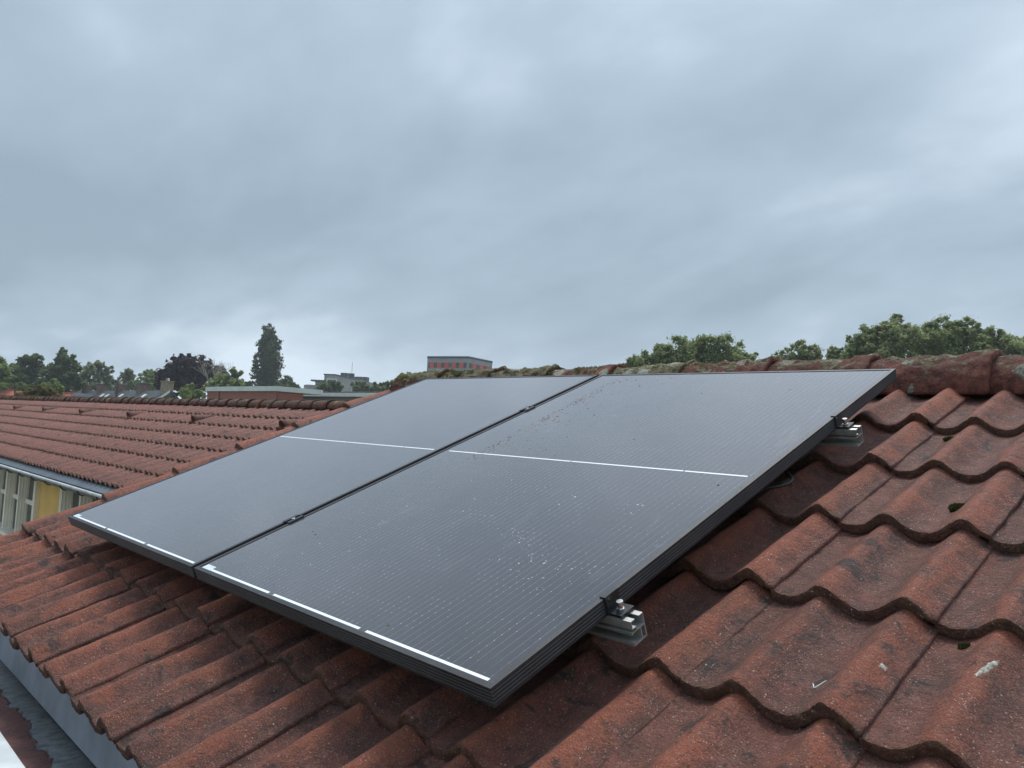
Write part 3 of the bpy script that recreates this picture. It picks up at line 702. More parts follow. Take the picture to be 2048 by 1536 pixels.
# pale stalk bent like an L and white dropping
q0, q1, q2 = (2.598, .398), (2.606, .384), (2.618, .405)
m = MB(); m.tube([on_tile(*p) + NROOF * .0008 for p in (q0, (2.602, .391), q1, (2.612, .395), q2)], .0010, 6)
tag(m.build('straw_stalk', simple('bleached_straw', (0.72, 0.70, 0.64), 0.6, 0.05, 50)), 'bent white straw lying in a tile valley', 'straw')
def dropping(X, S, lx, ly, rot, label, seed):
    rn = random.Random(seed); vs_, fs = [], []; n = 30
    ring = []
    for i in range(n):
        a = 2*pi*i/n; r = 1 + .45 * mnoise.noise(Vector((cos(a) * 2, sin(a) * 2, seed))) + .45 * mnoise.noise(Vector((cos(a) * 7, sin(a) * 7, seed)))
        x, y = cos(a) * lx * r, sin(a) * ly * r; ring.append((x * cos(rot) - y * sin(rot), x * sin(rot) + y * cos(rot)))
    for k, f_ in enumerate((1.0, .7, .3)):
        for x, y in ring: vs_.append(on_tile(X + x * f_, S + y * f_) + NROOF * (.0003 + .0012 * k))
    for k in range(2):
        for i in range(n): fs.append((k*n+i, k*n+(i+1)%n, (k+1)*n+(i+1)%n, (k+1)*n+i))
    fs.append(tuple(2*n + i for i in range(n)))
    m_ = MB(); m_.v = vs_; m_.f = fs
    tag(m_.build('bird_dropping', simple('dropping', (0.34, 0.32, 0.27), 0.85, 0.5, 140)), label, 'dropping', 'droppings on the roof tiles')
dropping(2.820, .510, .0050, .036, radians(-12), 'long chalky white dropping on a roll of the bare tiles', 3)
dropping(2.690, .455, .0060, .0065, 0, 'small round white dropping in a tile valley', 5)

# ------------------------------------------------------------------ neighbouring house (left)
LE_Y, LE_Z = 1.664, Z0 - 0.296              # crest line of its eaves
def lroof(X, S, N): return Vector((X, LE_Y + S * CT - N * ST, LE_Z + S * ST + N * CT))
LX0, LX1 = -24.6, -0.72
def left_house():
    H = empty('house', (-12, 3.9, 0), 'yellow rendered house with long red-brown tiled roof and row of vent tiles', 'house')
    ry = LE_Y + 2.41 * CT; rz = LE_Z + 2.41 * ST
    wy = 1.86
    m = MB()
    top = LE_Z - 0.10
    for x in (LX0 + .05, LX1 - 0.02):
        poly = [Vector((0, wy, 0)), Vector((0, 2*ry - wy, 0)), Vector((0, 2*ry - wy, top)), Vector((0, ry, rz - .12)), Vector((0, wy, top))]
        m.prism(poly, Vector((x, 0, 0)), Vector((x + (.1 if x < -2 else .1), 0, 0)))
    m.box((LX0 + .15, 2*ry - wy - .1, 0), (LX1 - .02, 2*ry - wy, top))
    # front wall pieces between the windows
    wins = [(-12.70, -8.386), (-7.22, -3.2), (-17.6, -13.7)]
    sill = Z0 - 1.40
    m.box((LX0 + .15, wy, 0), (LX1 - .02, wy + .12, sill))
    xs = [LX0 + .15] + [a for w_ in sorted(wins) for a in w_] + [LX1 - .02]
    for i in range(0, len(xs), 2): m.box((xs[i], wy, sill), (xs[i + 1], wy + .12, top))
    m.box((LX0 + .15, wy + .002, top), (LX1 - .02, wy + .10, LE_Z - .02))
    m.build('wall', M_YELLOW, H)
    for (x0, x1), mull in zip(wins, ([-11.6, -10.75, -9.95, -9.20], [-6.37, -5.5, -4.6], [-16.6, -15.6, -14.6])):
        W_ = MB().box((x0, wy + .055, sill), (x1, wy + .065, top)).build('window', M_GLASSW, H)
        def post(x, w_, dep=0.11):
            q = MB(); f = wy + .055
            q.box((x - w_, f - dep, sill + .03), (x - .03, f, top - .01)); q.box((x - .03, f - dep * .72, sill + .03), (x - .012, f, top - .01)); q.box((x - .012, f - dep * .42, sill + .03), (x + .006, f, top - .01)); q.box((x + .006, f - dep * .2, sill + .03), (x + .02, f, top - .01))
            q.build('frame_post', M_CREAM, W_)
        for x in mull: post(x, .12 if x in (-9.95,) else .09)
        post(x0 + .10, .13); q = MB(); q.box((x1 - .085, wy - .055, sill + .03), (x1 + .012, wy + .055, top - .01)); q.build('frame_post', M_CREAM, W_)
        MB().box((x0, wy - .04, top - .10), (x1 - .09, wy + .054, top - .012)).build('frame_head', M_CREAM, W_)
        MB().box((x0 - .03, wy - .12, sill - .02), (x1 + .03, wy + .055, sill + .03)).build('sill', M_CREAM, W_)
        for x in mull: MB().box((x + .03, wy + .02, Z0 - .93), (x + .55, wy + .054, Z0 - .87)).build('transom', M_CREAM, W_)
    for a, b in ((-9.15, -8.9), (-9.9, -9.65)):
        MB().box((a, wy + .068, sill + .03), (b, wy + .075, top - .25)).build('curtain', M_CURTAIN, H)
    # roof
    m = MB()
    def slab(mirror):
        a, b = lroof(0, .06, -.11), lroof(0, 2.42, -.11)
        if mirror: a.y = 2*ry - a.y; b.y = 2*ry - b.y
        m.prism([Vector((0, p.y, p.z)) for p in (a, b, b - Vector((0, 0, .03)), a - Vector((0, 0, .03)))], Vector((LX0, 0, 0)), Vector((LX1 - .02, 0, 0)))
    slab(False); slab(True)
    R = m.build('roof', M_DECK, H)
    rnd = random.Random(9)
    spots = []
    nc = int((LX1 - LX0) / TW)
    for r in range(7):
        for c in range(nc):
            X = LX1 - (c + 1) * TW
            p = lroof(X, r * GAUGE + rnd.uniform(-.004, .004), -AMP - LIP + rnd.uniform(-.0015, .0015) + 0.0)
            spots.append(((p - CAM).length, p))
    spots.sort(key=lambda q: q[0])
    def vis(p):                                # seen past the near roof?
        v = p - CAM; x = v.dot(RIGHT) / v.dot(FWD) * FPX + 1024; return x < 760
    seen = [p for d, p in spots if vis(p)]; hid = [p for d, p in spots if not vis(p)]
    for p in seen[:292]: link('roof_tile', TILES_FAR[rnd.randrange(3)], p, (TH + rnd.uniform(-.004, .004), 0, rnd.uniform(-.004, .004)), R)
    vs_, fs, cr, fr = [], [], [], []; src = TILES_FAR[0]
    bv = [v.co.copy() for v in src.vertices]; bf = [tuple(q.vertices) for q in src.polygons]
    ca = [d.value for d in src.attributes['crest'].data]; fa = [d.value for d in src.attributes['front'].data]
    for p in seen[292:] + hid:
        k = len(vs_); vs_ += [RX @ v + p for v in bv]; fs += [tuple(k + i for i in q) for q in bf]; cr += ca; fr += fa
    o = link('distant_roof_tiles', mkmesh('distant_roof_tiles', vs_, fs, M_TILE_FAR, True, None, {'crest': cr, 'front': fr}), parent=R); tag(o, kind='stuff')
    for r in range(7):
        a, b = lroof(0, r * GAUGE, 0), lroof(0, (r + 1) * GAUGE + .05, -.026)
        a.y = 2*ry - a.y; b.y = 2*ry - b.y
        m = MB(); m.prism([Vector((0, p.y, p.z)) for p in (a, b, b - Vector((0, 0, .03)), a - Vector((0, 0, .03)))], Vector((LX0, 0, 0)), Vector((LX1, 0, 0))); m.build('rear_course', M_TILE_FAR, R)
    x = LX1 + .02
    i = 0
    while x > LX0:
        link('ridge_tile', RIDGES_FAR[rnd.randrange(4)], (x - .375, ry + rnd.uniform(-.006, .006), rz - .052 + rnd.uniform(-.004, .004)), (rnd.uniform(-.06, .06), radians(-.4), rnd.uniform(-.015, .015)), R); x -= .335; i += 1
    MB().box((LX0 + .02, ry - .07, rz - .13), (LX1 - .02, ry + .07, rz - .02)).build('ridge_batten', M_DECK, R)
    # vent tiles: half cones opening downhill
    for X in (-17.0, -14.5, -12.0, -9.5, -7.0, -4.6, -19.5, -22.0):
        vs_, fs, n, K = [], [], 12, 6
        for side in (0, 1):
            for j in range(K):
                t_ = j / (K - 1); rr = (.066 * (1 - t_) ** .8 + .004) - (.014 if side else 0); rr = max(rr, .002)
                for i in range(n + 1):
                    a = radians(-100 + 200 * i / n); vs_.append((sin(a) * rr, t_ * .30, cos(a) * rr * 1.15 + .006 - (.024 * t_)))
        W_ = n + 1; off = W_ * K
        for j in range(K - 1):
            for i in range(n): a = j*W_+i; fs.append((a, a+1, a+W_+1, a+W_)); b = off + a; fs.append((b, b+W_, b+W_+1, b+1))
        for i in range(n): fs.append((i, off+i, off+i+1, i+1))
        me = mkmesh('vent_tile', vs_, fs, M_TILE_FAR, True, None, {'crest': [.6]*len(vs_), 'front': [0.0]*len(vs_)})
        link('vent_tile', me, lroof(X, 4 * GAUGE + .36, -.018), (TH, 0, 0), R)
    # apron, gutter, brackets
    m = MB()
    a, b = lroof(0, .06, -.062), Vector((0, LE_Y - .075, LE_Z - .105))
    x = LX1 - .02
    while x > LX0:
        x2 = max(LX0, x - 1.55); q = MB()
        q.prism([Vector((0, p.y, p.z)) for p in (a, b, b - Vector((0, 0, .006)), a - Vector((0, 0, .006)))], Vector((x2 + .006, 0, 0)), Vector((x, 0, 0))); q.build('eaves_apron', M_LEAD, H); x = x2
    gy, gz, gr = LE_Y - .100, LE_Z - .115, .055
    m = MB(); ring = []
    for i in range(13):
        a_ = pi + pi * i / 12; ring.append(Vector((0, gy + cos(a_) * gr, gz + sin(a_) * gr)))
    for i in range(12, -1, -1):
        a_ = pi + pi * i / 12; ring.append(Vector((0, gy + cos(a_) * (gr - .003), gz + sin(a_) * (gr - .003))))
    m.prism(ring, Vector((LX0, 0, 0)), Vector((LX1 - .03, 0, 0)))
    G = m.build('gutter', M_DARKGUT, H)
    MB().tube([(LX0, gy - gr, gz + .004), (LX1 - .03, gy - gr, gz + .004)], .0155, 10).build('gutter_rim', M_WHITEPVC, G, True)
    x = LX1 - .4
    while x > -16:
        MB().tube([(x, gy - cos(pi * k / 12) * (gr + .006), gz - sin(pi * k / 12) * (gr + .006)) for k in range(13)], .0055, 6).build('gutter_bracket', M_BLACK, G, True); x -= .62
    MB().box((LX0 + .1, wy - .13, top - .004), (LX1 - .02, wy + .002, top + .012)).build('soffit', M_LEAD, H)
    return H
left_house()

# ------------------------------------------------------------------ trees
def tree(name, label, cat, px, D, lobes, mat, leaf, n, trunk_r=.28, bark=None, group=None, depth=0.8, clump=0.33, trunk=True, zstretch=1.0, seed=None):
    """lobes: (px, py, radius in px) seen at distance D; each lobe is a ball of leaf sprays"""
    seed = seed if seed is not None else int(px * 7 + D); rn = random.Random(seed)
    base = at(px, 800, D); base.z = 0
    T = empty(name, base, label, cat, group)
    k_ = D / FPX / (FWD.xy.length)            # metres per pixel, roughly
    view = Vector((base.x - CAM.x, base.y - CAM.y, 0)).normalized()
    L = []
    for lx, ly, lr in lobes:
        p = at(lx, ly, D); r = lr * D / FPX * (1.18 if group == GR else 1.05)
        p = p + view * rn.uniform(-depth, depth) * r; L.append((p, r))
    vs_, fs = [], []
    tot = sum(r * r for p, r in L)
    for p, r in L:
        nl = int(n * r * r / tot); ncl = max(6, int(20 * (0.30 / clump) ** 1.5)); cl_ = []
        for q in range(ncl):
            d = Vector((rn.gauss(0, 1), rn.gauss(0, 1), rn.gauss(0, 1))).normalized()
            cl_.append((p + d * r * rn.uniform(.35, 1.0) , r * clump * rn.uniform(.45, 1.15)))
        for q in range(nl):
            c, cr_ = cl_[rn.randrange(ncl)]
            d = Vector((rn.gauss(0, 1), rn.gauss(0, 1), rn.gauss(0, 1) * .75))
            d = d.normalized() * cr_ * min(1.7, abs(rn.gauss(.70, .42)))
            c2 = c + d; s_ = leaf * rn.uniform(.55, 1.35)
            nrm = (d.normalized() + Vector((rn.gauss(0, .6), rn.gauss(0, .6), rn.gauss(.75, .6)))).normalized()
            t1 = nrm.orthogonal().normalized(); t1 = (t1 * cos(q) + nrm.cross(t1) * sin(q)); t2 = nrm.cross(t1)
            k = len(vs_)
            vs_ += [c2 - t1 * s_, c2 - t2 * s_ * .55 + nrm * s_ * .12, c2 + t1 * s_, c2 + t2 * s_ * .55 + nrm * s_ * .12]; fs.append((k, k+1, k+2, k+3))
    cen = sum((p for p, r in L), Vector()) / len(L)
    me = mkmesh('crown', [v - cen for v in vs_], fs, mat); link('crown', me, cen, (0, 0, 0), T)
    if trunk:
        m = MB(); lowest = min(p.z - r * .3 for p, r in L); th = max(1.2, lowest)
        top = Vector((cen.x, cen.y, max(th + .5, cen.z)))
        fork = base.lerp(Vector((cen.x, cen.y, th)), 1.0)
        m.tube([base - Vector((0, 0, .15)), base.lerp(fork, .3) + Vector((.1, 0, 0)), fork, fork.lerp(top, .6)], [trunk_r * 1.35, trunk_r, trunk_r * .75, trunk_r * .4], 9)
        for p, r in L:
            mid = fork.lerp(p, .55) + Vector((0, 0, -.12 * r)); m.tube([fork.lerp(top, .15), mid, p + Vector((0, 0, .3 * r))], [trunk_r * .55, trunk_r * .32, trunk_r * .1], 6, False)
            for q in range(3):
                d = Vector((rn.gauss(0, 1), rn.gauss(0, 1), rn.uniform(0, 1))).normalized(); m.tube([mid.lerp(p, .5), p + d * r * .8], [trunk_r * .2, trunk_r * .05], 4, False)
        m.build('trunk', bark or M_BARK, T)
    return T
GR = 'trees behind the mossy ridge'
GT = 'trees beyond the roofs'
tree('leafy_tree', 'light green tree next to the ragged oak-like tree, beyond the red roof', 'tree', -6, 95, [(-14,742,24),(2,736,13),(-4,765,22),(8,770,12)], L_LIGHT, .26, 2600, .3, group=GT)
tree('oak_tree', 'broad dark oak-like tree with ragged crown beside the pointed tree', 'tree', 52, 105, [(36,745,18),(50,725,15),(70,722,12),(60,745,20),(80,742,12),(40,765,20),(65,765,22),(26,760,14)], L_OAK, .27, 6500, .38, group=GT, clump=.30)
tree('conifer_tree', 'tall pointed dark green tree with a conical crown', 'tree', 128, 100, [(127,702,6),(126,715,11),(120,728,15),(137,724,12),(112,745,18),(140,742,17),(126,740,20),(105,765,20),(130,765,26),(155,765,18)], L_CONE, .25, 8000, .4, group=GT, clump=.30)
tree('birch_tree', 'grey-green drooping tree between the pointed tree and the slender olive tree', 'tree', 196, 118, [(182,742,15),(200,734,13),(212,740,12),(190,760,20),(214,760,15),(172,760,16)], L_GREY, .24, 4200, .26, group=GT, clump=.30)
tree('slender_tree', 'small slender olive tree above the dark slate roofs', 'tree', 256, 120, [(256,746,10),(252,758,11),(262,756,9),(257,772,13)], L_GREY, .24, 1500, .2, group=GT)
tree('young_tree', 'small light green tree between the olive tree and the copper beech', 'tree', 297, 118, [(300,746,9),(290,756,11),(306,758,13),(296,772,16)], L_LIGHT, .22, 1900, .2, group=GT, clump=.28)
tree('low_tree', 'low dark tree line behind the chimneys', 'tree', 235, 128, [(222,768,12),(240,768,10),(275,770,12),(205,772,14),(320,772,14)], L_OAK, .28, 2600, .25, group=GT)
tree('copper_beech', 'huge dark purple copper beech with a rounded crown', 'tree', 385, 90, [(378,722,17),(352,735,20),(402,732,20),(336,755,20),(372,750,28),(412,755,28),(430,745,18),(445,765,18),(340,775,18),(385,778,24),(325,768,12)], L_BEECH, .24, 13000, .55, group=GT, clump=.30)
tree('shaggy_tree', 'green tree with loose side sprays in front of the copper beech', 'tree', 447, 78, [(440,768,17),(462,772,16),(478,780,16),(425,780,15),(466,742,6),(474,750,7),(482,745,4),(455,758,9)], L_RIGHT, .20, 4200, .25, group=GT, clump=.30)
tree('round_shrub', 'round light green shrub below the copper beech', 'shrub', 383, 70, [(382,782,14),(372,790,12),(394,790,12)], L_LIGHT, .16, 2200, .12, group='shrubs beyond the neighbouring roof')
PL = [(539, 651, 5)]
for k_ in range(13):
    yy_ = 660 + k_ * 9; rr_ = 21.5 * min(1, ((yy_ - 640) / 52) ** .62)
    for q_ in (-1, 0, 1): PL.append((538 + q_ * rr_ * .48 + 2.5 * sin(k_ * 2.1 + q_), yy_ + 2.5 * q_ * cos(k_), rr_ * .62))
PL += [(512,720,6),(510,729,8),(512,741,9),(511,754,10),(513,770,11)]
tree('poplar_tree', 'tall narrow columnar poplar standing alone against the sky', 'tree', 537, 125, PL, L_POPLAR, .20, 15000, .42, group=GT, depth=.5, clump=.40)
tree('small_tree', 'small tree at the foot of the poplar', 'tree', 577, 118, [(576,760,9),(584,766,7),(566,770,10),(590,776,8),(577,778,12)], L_OAK, .22, 1900, .16, group=GT)
tree('hedge_tree', 'low hedge-like tree between the loose green tree and the poplar', 'tree', 495, 122, [(487,770,10),(498,772,11),(505,778,10)], L_OAK, .24, 1300, .16, group=GT)
tree('bright_shrub', 'bright green rounded shrub below the pointed tree', 'shrub', 106, 72, [(106,770,9),(98,778,10),(116,778,11),(90,775,6)], L_LIGHT, .15, 2200, .12, group='shrubs beyond the neighbouring roof')
tree('edge_shrub', 'light green shrub beside the red roof with chimney', 'shrub', 40, 92, [(38,771,6),(46,775,6),(6,772,7)], L_LIGHT, .18, 800, .1, group='shrubs beyond the neighbouring roof')
tree('autumn_shrub', 'brownish green shrub just behind the neighbouring ridge', 'shrub', 72, 45, [(50,791,10),(66,786,12),(82,784,11),(96,790,11),(110,793,8),(38,796,8)], L_BROWN, .10, 3600, .10, group='shrubs beyond the neighbouring roof', clump=.28)
tree('street_tree', 'green tree in front of the grey apartment block', 'tree', 655, 105, [(650,773,11),(664,769,11),(678,773,10),(638,778,9),(660,782,14)], L_OAK, .22, 2600, .2, group=GT)
tree('street_tree', 'yellowish green tree before the long side of the apartment block', 'tree', 718, 100, [(712,772,9),(725,770,9),(718,780,12),(736,779,9)], L_GREY, .22, 2000, .2, group=GT)
tree('street_tree', 'dark green tree between the apartment block and the mossy ridge', 'tree', 760, 95, [(748,776,9),(762,774,9),(775,772,9),(785,764,6),(768,783,12)], L_OAK, .22, 2000, .2, group=GT)
# right-hand group behind the ridge
tree('lime_tree', 'large rounded green tree behind the middle of the ridge', 'tree', 1400, 46, [(1410,690,32),(1385,702,30),(1440,702,28),(1350,712,30),(1320,720,30),(1290,728,26),(1262,735,20),(1470,718,28),(1500,728,22),(1375,730,40),(1430,735,40),(1330,745,30),(1518,740,18)], L_RIGHT, .092, 40000, .32, group=GR, clump=.27, depth=.5)
tree('ash_tree', 'small loose green tree between the two large trees behind the ridge', 'tree', 1600, 50, [(1600,702,18),(1620,708,18),(1575,712,16),(1556,722,13),(1605,725,26),(1636,722,12)], L_RIGHT2, .092, 7500, .2, group=GR, clump=.27)
tree('young_ash', 'wispy little tree with gaps of sky beside the tall robinia', 'tree', 1672, 48, [(1662,706,10),(1676,704,8),(1684,712,9),(1668,722,14)], L_RIGHT2, .11, 1300, .12, group=GR, clump=.24)
tree('robinia_tree', 'tall airy tree with fine leaves behind the ridge lap', 'tree', 1765, 44, [(1765,668,24),(1795,660,22),(1735,678,22),(1712,692,18),(1755,700,34),(1800,692,34),(1822,672,18),(1715,715,24),(1780,725,40)], L_RIGHT2, .092, 24000, .25, group=GR, clump=.25, depth=.5)
tree('robinia_tree', 'wide airy tree whose crown joins the tall fine-leaved tree', 'tree', 1890, 45, [(1868,664,22),(1895,660,22),(1925,660,22),(1945,666,16),(1880,690,32),(1925,692,32),(1850,690,22),(1900,720,40),(1958,690,18)], L_RIGHT, .092, 24000, .25, group=GR, clump=.26, depth=.5)
tree('robinia_tree', 'lower airy tree sloping away beside the wide airy tree', 'tree', 2010, 45, [(1985,674,17),(2005,682,18),(2030,692,18),(1990,705,28),(2030,712,28),(2060,690,20),(2075,715,28)], L_RIGHT2, .092, 14000, .22, group=GR, clump=.26)

# bare dead tree in front of the beech
def bare_tree():
    rn = random.Random(21); D = 80; base = at(424, 800, D); base.z = 0
    T = empty('bare_tree', base, 'leafless pale tree with upswept branches before the copper beech', 'tree')
    m = MB(); fork = at(424, 772, D); m.tube([base, base.lerp(fork, .5), fork], [.24, .2, .15], 8)
    def br(p, d, L, r, lev):
        pts = [p]; q = p.copy(); dd = d.copy()
        for i in range(4):
            dd = (dd + Vector((rn.gauss(0, .16), rn.gauss(0, .16), .10))).normalized(); q = q + dd * L / 4; pts.append(q.copy())
        m.tube(pts, [r * (1 - .2 * i) for i in range(5)], 5, False)
        if lev < 3:
            for i in range(3 if lev else 4):
                nd = (dd + Vector((rn.gauss(0, .55), rn.gauss(0, .55), rn.gauss(.1, .35)))).normalized(); br(pts[rn.randrange(2, 5)], nd, L * .58, r * .5, lev + 1)
    side = RIGHT.copy(); side.z = 0; side.normalize()
    for dx, up, L in ((-.9, .75, 1.3), (-.55, 1, 1.5), (-.1, 1, 1.6), (.25, 1, 1.7), (.6, .9, 1.6), (.95, .7, 1.4)):
        br(fork, (side * dx + Vector((0, 0, up))).normalized(), L, .085, 0)
    m.build('trunk', M_DEADWOOD, T)
bare_tree()

# ------------------------------------------------------------------ far buildings
M_SLATE = simple('dark_slate', (0.045, 0.050, 0.056), 0.6, 0.25, 1.5, spec=0.5)
M_REDROOF = simple('red_roof_far', (0.42, 0.125, 0.085), 0.85, 0.2, 1.2)
M_BRICK = None
def brick_mat():
    t = NT('red_brick_far'); v = t.coords('Object'); b = t.n('ShaderNodeTexBrick')
    mp_ = t.n('ShaderNodeMapping'); t.l(t.tc.outputs['Object'], mp_.inputs[0]); mp_.inputs['Rotation'].default_value = (radians(90), 0, 0)
    t.l(mp_.outputs[0], b.inputs['Vector']); b.inputs['Scale'].default_value = 4.2; b.inputs['Color1'].default_value = (.36, .125, .095, 1); b.inputs['Color2'].default_value = (.28, .095, .072, 1); b.inputs['Mortar'].default_value = (.26, .20, .18, 1); b.inputs['Mortar Size'].default_value = .012
    return t.fin(b.outputs[0], .9)
M_BRICK = brick_mat()
M_CHIM = simple('chimney_brick', (0.20, 0.12, 0.095), 0.9, 0.2, 4)
M_CHIMY = simple('chimney_ochre_brick', (0.30, 0.23, 0.16), 0.9, 0.2, 4)
M_WHITE = simple('white_trim', (0.68, 0.70, 0.66), 0.5, 0.08, 2)
M_GREYB = simple('grey_facade', (0.31, 0.295, 0.30), 0.85, 0.12, 0.8)
M_GREYD = simple('dark_grey_facade', (0.19, 0.19, 0.195), 0.8, 0.12, 0.8)
M_COPING = simple('dark_coping', (0.05, 0.06, 0.07), 0.5, 0.1, 1)
M_REDP = simple('red_panel', (0.66, 0.075, 0.060), 0.5, 0.10, 0.7)
M_LOUVRE = simple('brown_louvre', (0.115, 0.075, 0.068), 0.7, 0.15, 2)
M_PALEROOF = simple('pale_zinc_dormer', (0.36, 0.39, 0.42), 0.4, 0.1, 1)
M_FLATROOF = simple('bitumen_flat_roof', (0.10, 0.11, 0.12), 0.9, 0.2, 1)

def slate_row():
    A = at(334, 781, 78); Yr = A.y; zr = A.z
    def xat(px): return ony(px, 783, Yr).x
    xs = [xat(p) for p in (338, 290, 245, 208, 177, 156)] 
    xs.append(xs[-1] - 5.4)
    names = ['slate-roofed terraced house at the end of the row, gable facing the brick box', 'slate-roofed terraced house with a black flue pipe next to the end house', 'slate-roofed terraced house in the middle of the row with two roof windows', 'slate-roofed terraced house with a pale zinc dormer', 'slate-roofed terraced house with a pale dormer corner, second from the far end', 'slate-roofed terraced house at the far end of the row']
    for i in range(6):
        x1, x0 = xs[i], xs[i + 1]; h = empty('terraced_house', ((x0 + x1) / 2, Yr, 0), names[i], 'house', 'terraced houses with slate roofs')
        W_ = 4.2; ez = zr - 3.4; m = MB()
        m.prism([Vector((0, Yr - W_, 0)), Vector((0, Yr + W_, 0)), Vector((0, Yr + W_, ez)), Vector((0, Yr, zr - .12)), Vector((0, Yr - W_, ez))], Vector((x0 + .01, 0, 0)), Vector((x1 - .01, 0, 0))); m.build('wall', M_CHIM, h)
        m = MB(); e = .35; dz = 3.4 / W_ * e
        m.prism([Vector((0, Yr - W_ - e, ez - dz)), Vector((0, Yr, zr)), Vector((0, Yr + W_ + e, ez - dz)), Vector((0, Yr + W_ + e, ez - dz - .14)), Vector((0, Yr, zr - .16)), Vector((0, Yr - W_ - e, ez - dz - .14))], Vector((x0 + .005, 0, 0)), Vector((x1 + (.2 if i == 0 else -.005), 0, 0))); R_ = m.build('roof', M_SLATE, h)
        if i == 0:
            for sgn in (-1, 1):
                m = MB(); m.prism([Vector((0, Yr + sgn * (W_ + e), ez - dz + .04)), Vector((0, Yr, zr + .05)), Vector((0, Yr, zr - .18)), Vector((0, Yr + sgn * (W_ + e), ez - dz - .2))], Vector((x1 + .201, 0, 0)), Vector((x1 + .27, 0, 0))); m.build('bargeboard', M_WHITE if sgn < 0 else M_COPING, R_)
        cx = x0 + .7 if i else x1 - 1.1
        for cx, big in (((x1 - .75, 1.0), ) if i else ((x1 - .55, 1.05), )):
            cw = .55 * big; ch = .62 + .15 * (i == 0); c_ = MB().box((cx - cw, Yr - .38, zr - .5), (cx + cw, Yr + .38, zr + ch)).build('chimney', M_CHIMY if i in (0,) else M_CHIM, h)
            MB().box((cx - cw - .07, Yr - .44, zr + ch), (cx + cw + .07, Yr + .44, zr + ch + .1)).build('chimney_cap', M_COPING if i % 2 else M_CHIMY, c_)
            for q in range(2): MB().tube([(cx - .25 + .5 * q, Yr, zr + ch + .09), (cx - .25 + .5 * q, Yr, zr + ch + .36)], .09, 8).build('chimney_pot', M_WHITE if (i + q) % 2 else M_CHIMY, c_)
        if i == 1: MB().tube([(x0 + 1.2, Yr - .9, zr - 1.0), (x0 + 1.2, Yr - .9, zr + .75)], .11, 8).build('flue_pipe', M_COPING, h)
        if i in (3, 4): MB().box((x0 + .9, Yr - 2.3, zr - 1.6), (x1 - 1.0, Yr - .25, zr - .42)).build('dormer', M_PALEROOF, h)
        def sl(x, d, w_, l_):
            n_ = Vector((0, -3.4, W_)).normalized(); q = MB(); t_ = 3.4 / W_
            q.prism([Vector((0, Yr - d, zr - d * t_ - .02)), Vector((0, Yr - d, zr - d * t_ + .07)), Vector((0, Yr - d - l_, zr - (d + l_) * t_ + .07)), Vector((0, Yr - d - l_, zr - (d + l_) * t_ - .02))], Vector((x, 0, 0)), Vector((x + w_, 0, 0))); q.build('roof_window', M_WHITE, R_)
        if i in (0, 1, 2): sl(x0 + 1.6, .55, .7, .35)
        if i == 2: sl(x0 + 3.4, .6, .6, .35)
slate_row()

def red_house(px0, px1, y_ridge, D, label, chim):
    a, b = at(px0, y_ridge, D), at(px1, y_ridge, D); b.z = a.z = (a.z + b.z) / 2; d = (b - a).normalized(); n = Vector((-d.y, d.x, 0))
    c = (a + b) / 2; H = empty('red_roofed_house', (c.x, c.y, 0), label, 'house', 'red roofed houses beyond the neighbouring ridge')
    L = (b - a).length; M_ = Matrix((d, n, Vector((0, 0, 1)))).transposed().to_4x4(); M_.translation = Vector((a.x, a.y, 0)); zr = a.z; W_ = 4.0; ez = zr - 3.0
    def pr(poly, x0, x1, nm, mat, par):
        m = MB(); m.prism([M_ @ Vector((0, y, z)) for y, z in poly], d * x0, d * x1); return m.build(nm, mat, par)
    pr([(-W_, 0), (W_, 0), (W_, ez), (0, zr - .1), (-W_, ez)], .05, L - .05, 'wall', M_CHIM, H)
    R_ = pr([(-W_ - .3, ez - .22), (0, zr), (W_ + .3, ez - .22), (W_ + .3, ez - .36), (0, zr - .15), (-W_ - .3, ez - .36)], 0, L, 'roof', M_REDROOF, H)
    pr([(-.12, zr - .05), (-.09, zr + .07), (.09, zr + .07), (.12, zr - .05)], 0, L, 'ridge', M_REDROOF, R_)
    for cx, w_, h_ in chim:
        m = MB(); m.box((cx - w_, -.4, zr - .4), (cx + w_, .4, zr + h_), M_); C_ = m.build('chimney', M_CHIM, H)
        m = MB(); m.box((cx - w_ - .08, -.47, zr + h_), (cx + w_ + .08, .47, zr + h_ + .12), M_); m.build('chimney_cap', M_CHIMY, C_)
        m = MB(); m.tube([M_ @ Vector((cx, 0, zr + h_ + .1)), M_ @ Vector((cx, 0, zr + h_ + .42))], .17, 8); m.build('chimney_cowl', M_WHITE, C_)
red_house(-70, 52, 777.5, 95, 'red-roofed house with brick chimney beside the brownish shrub', [(6.9, .55, .42)])
red_house(98, 152, 785, 98, 'red-roofed house showing only a strip of roof next to the slate row', [])

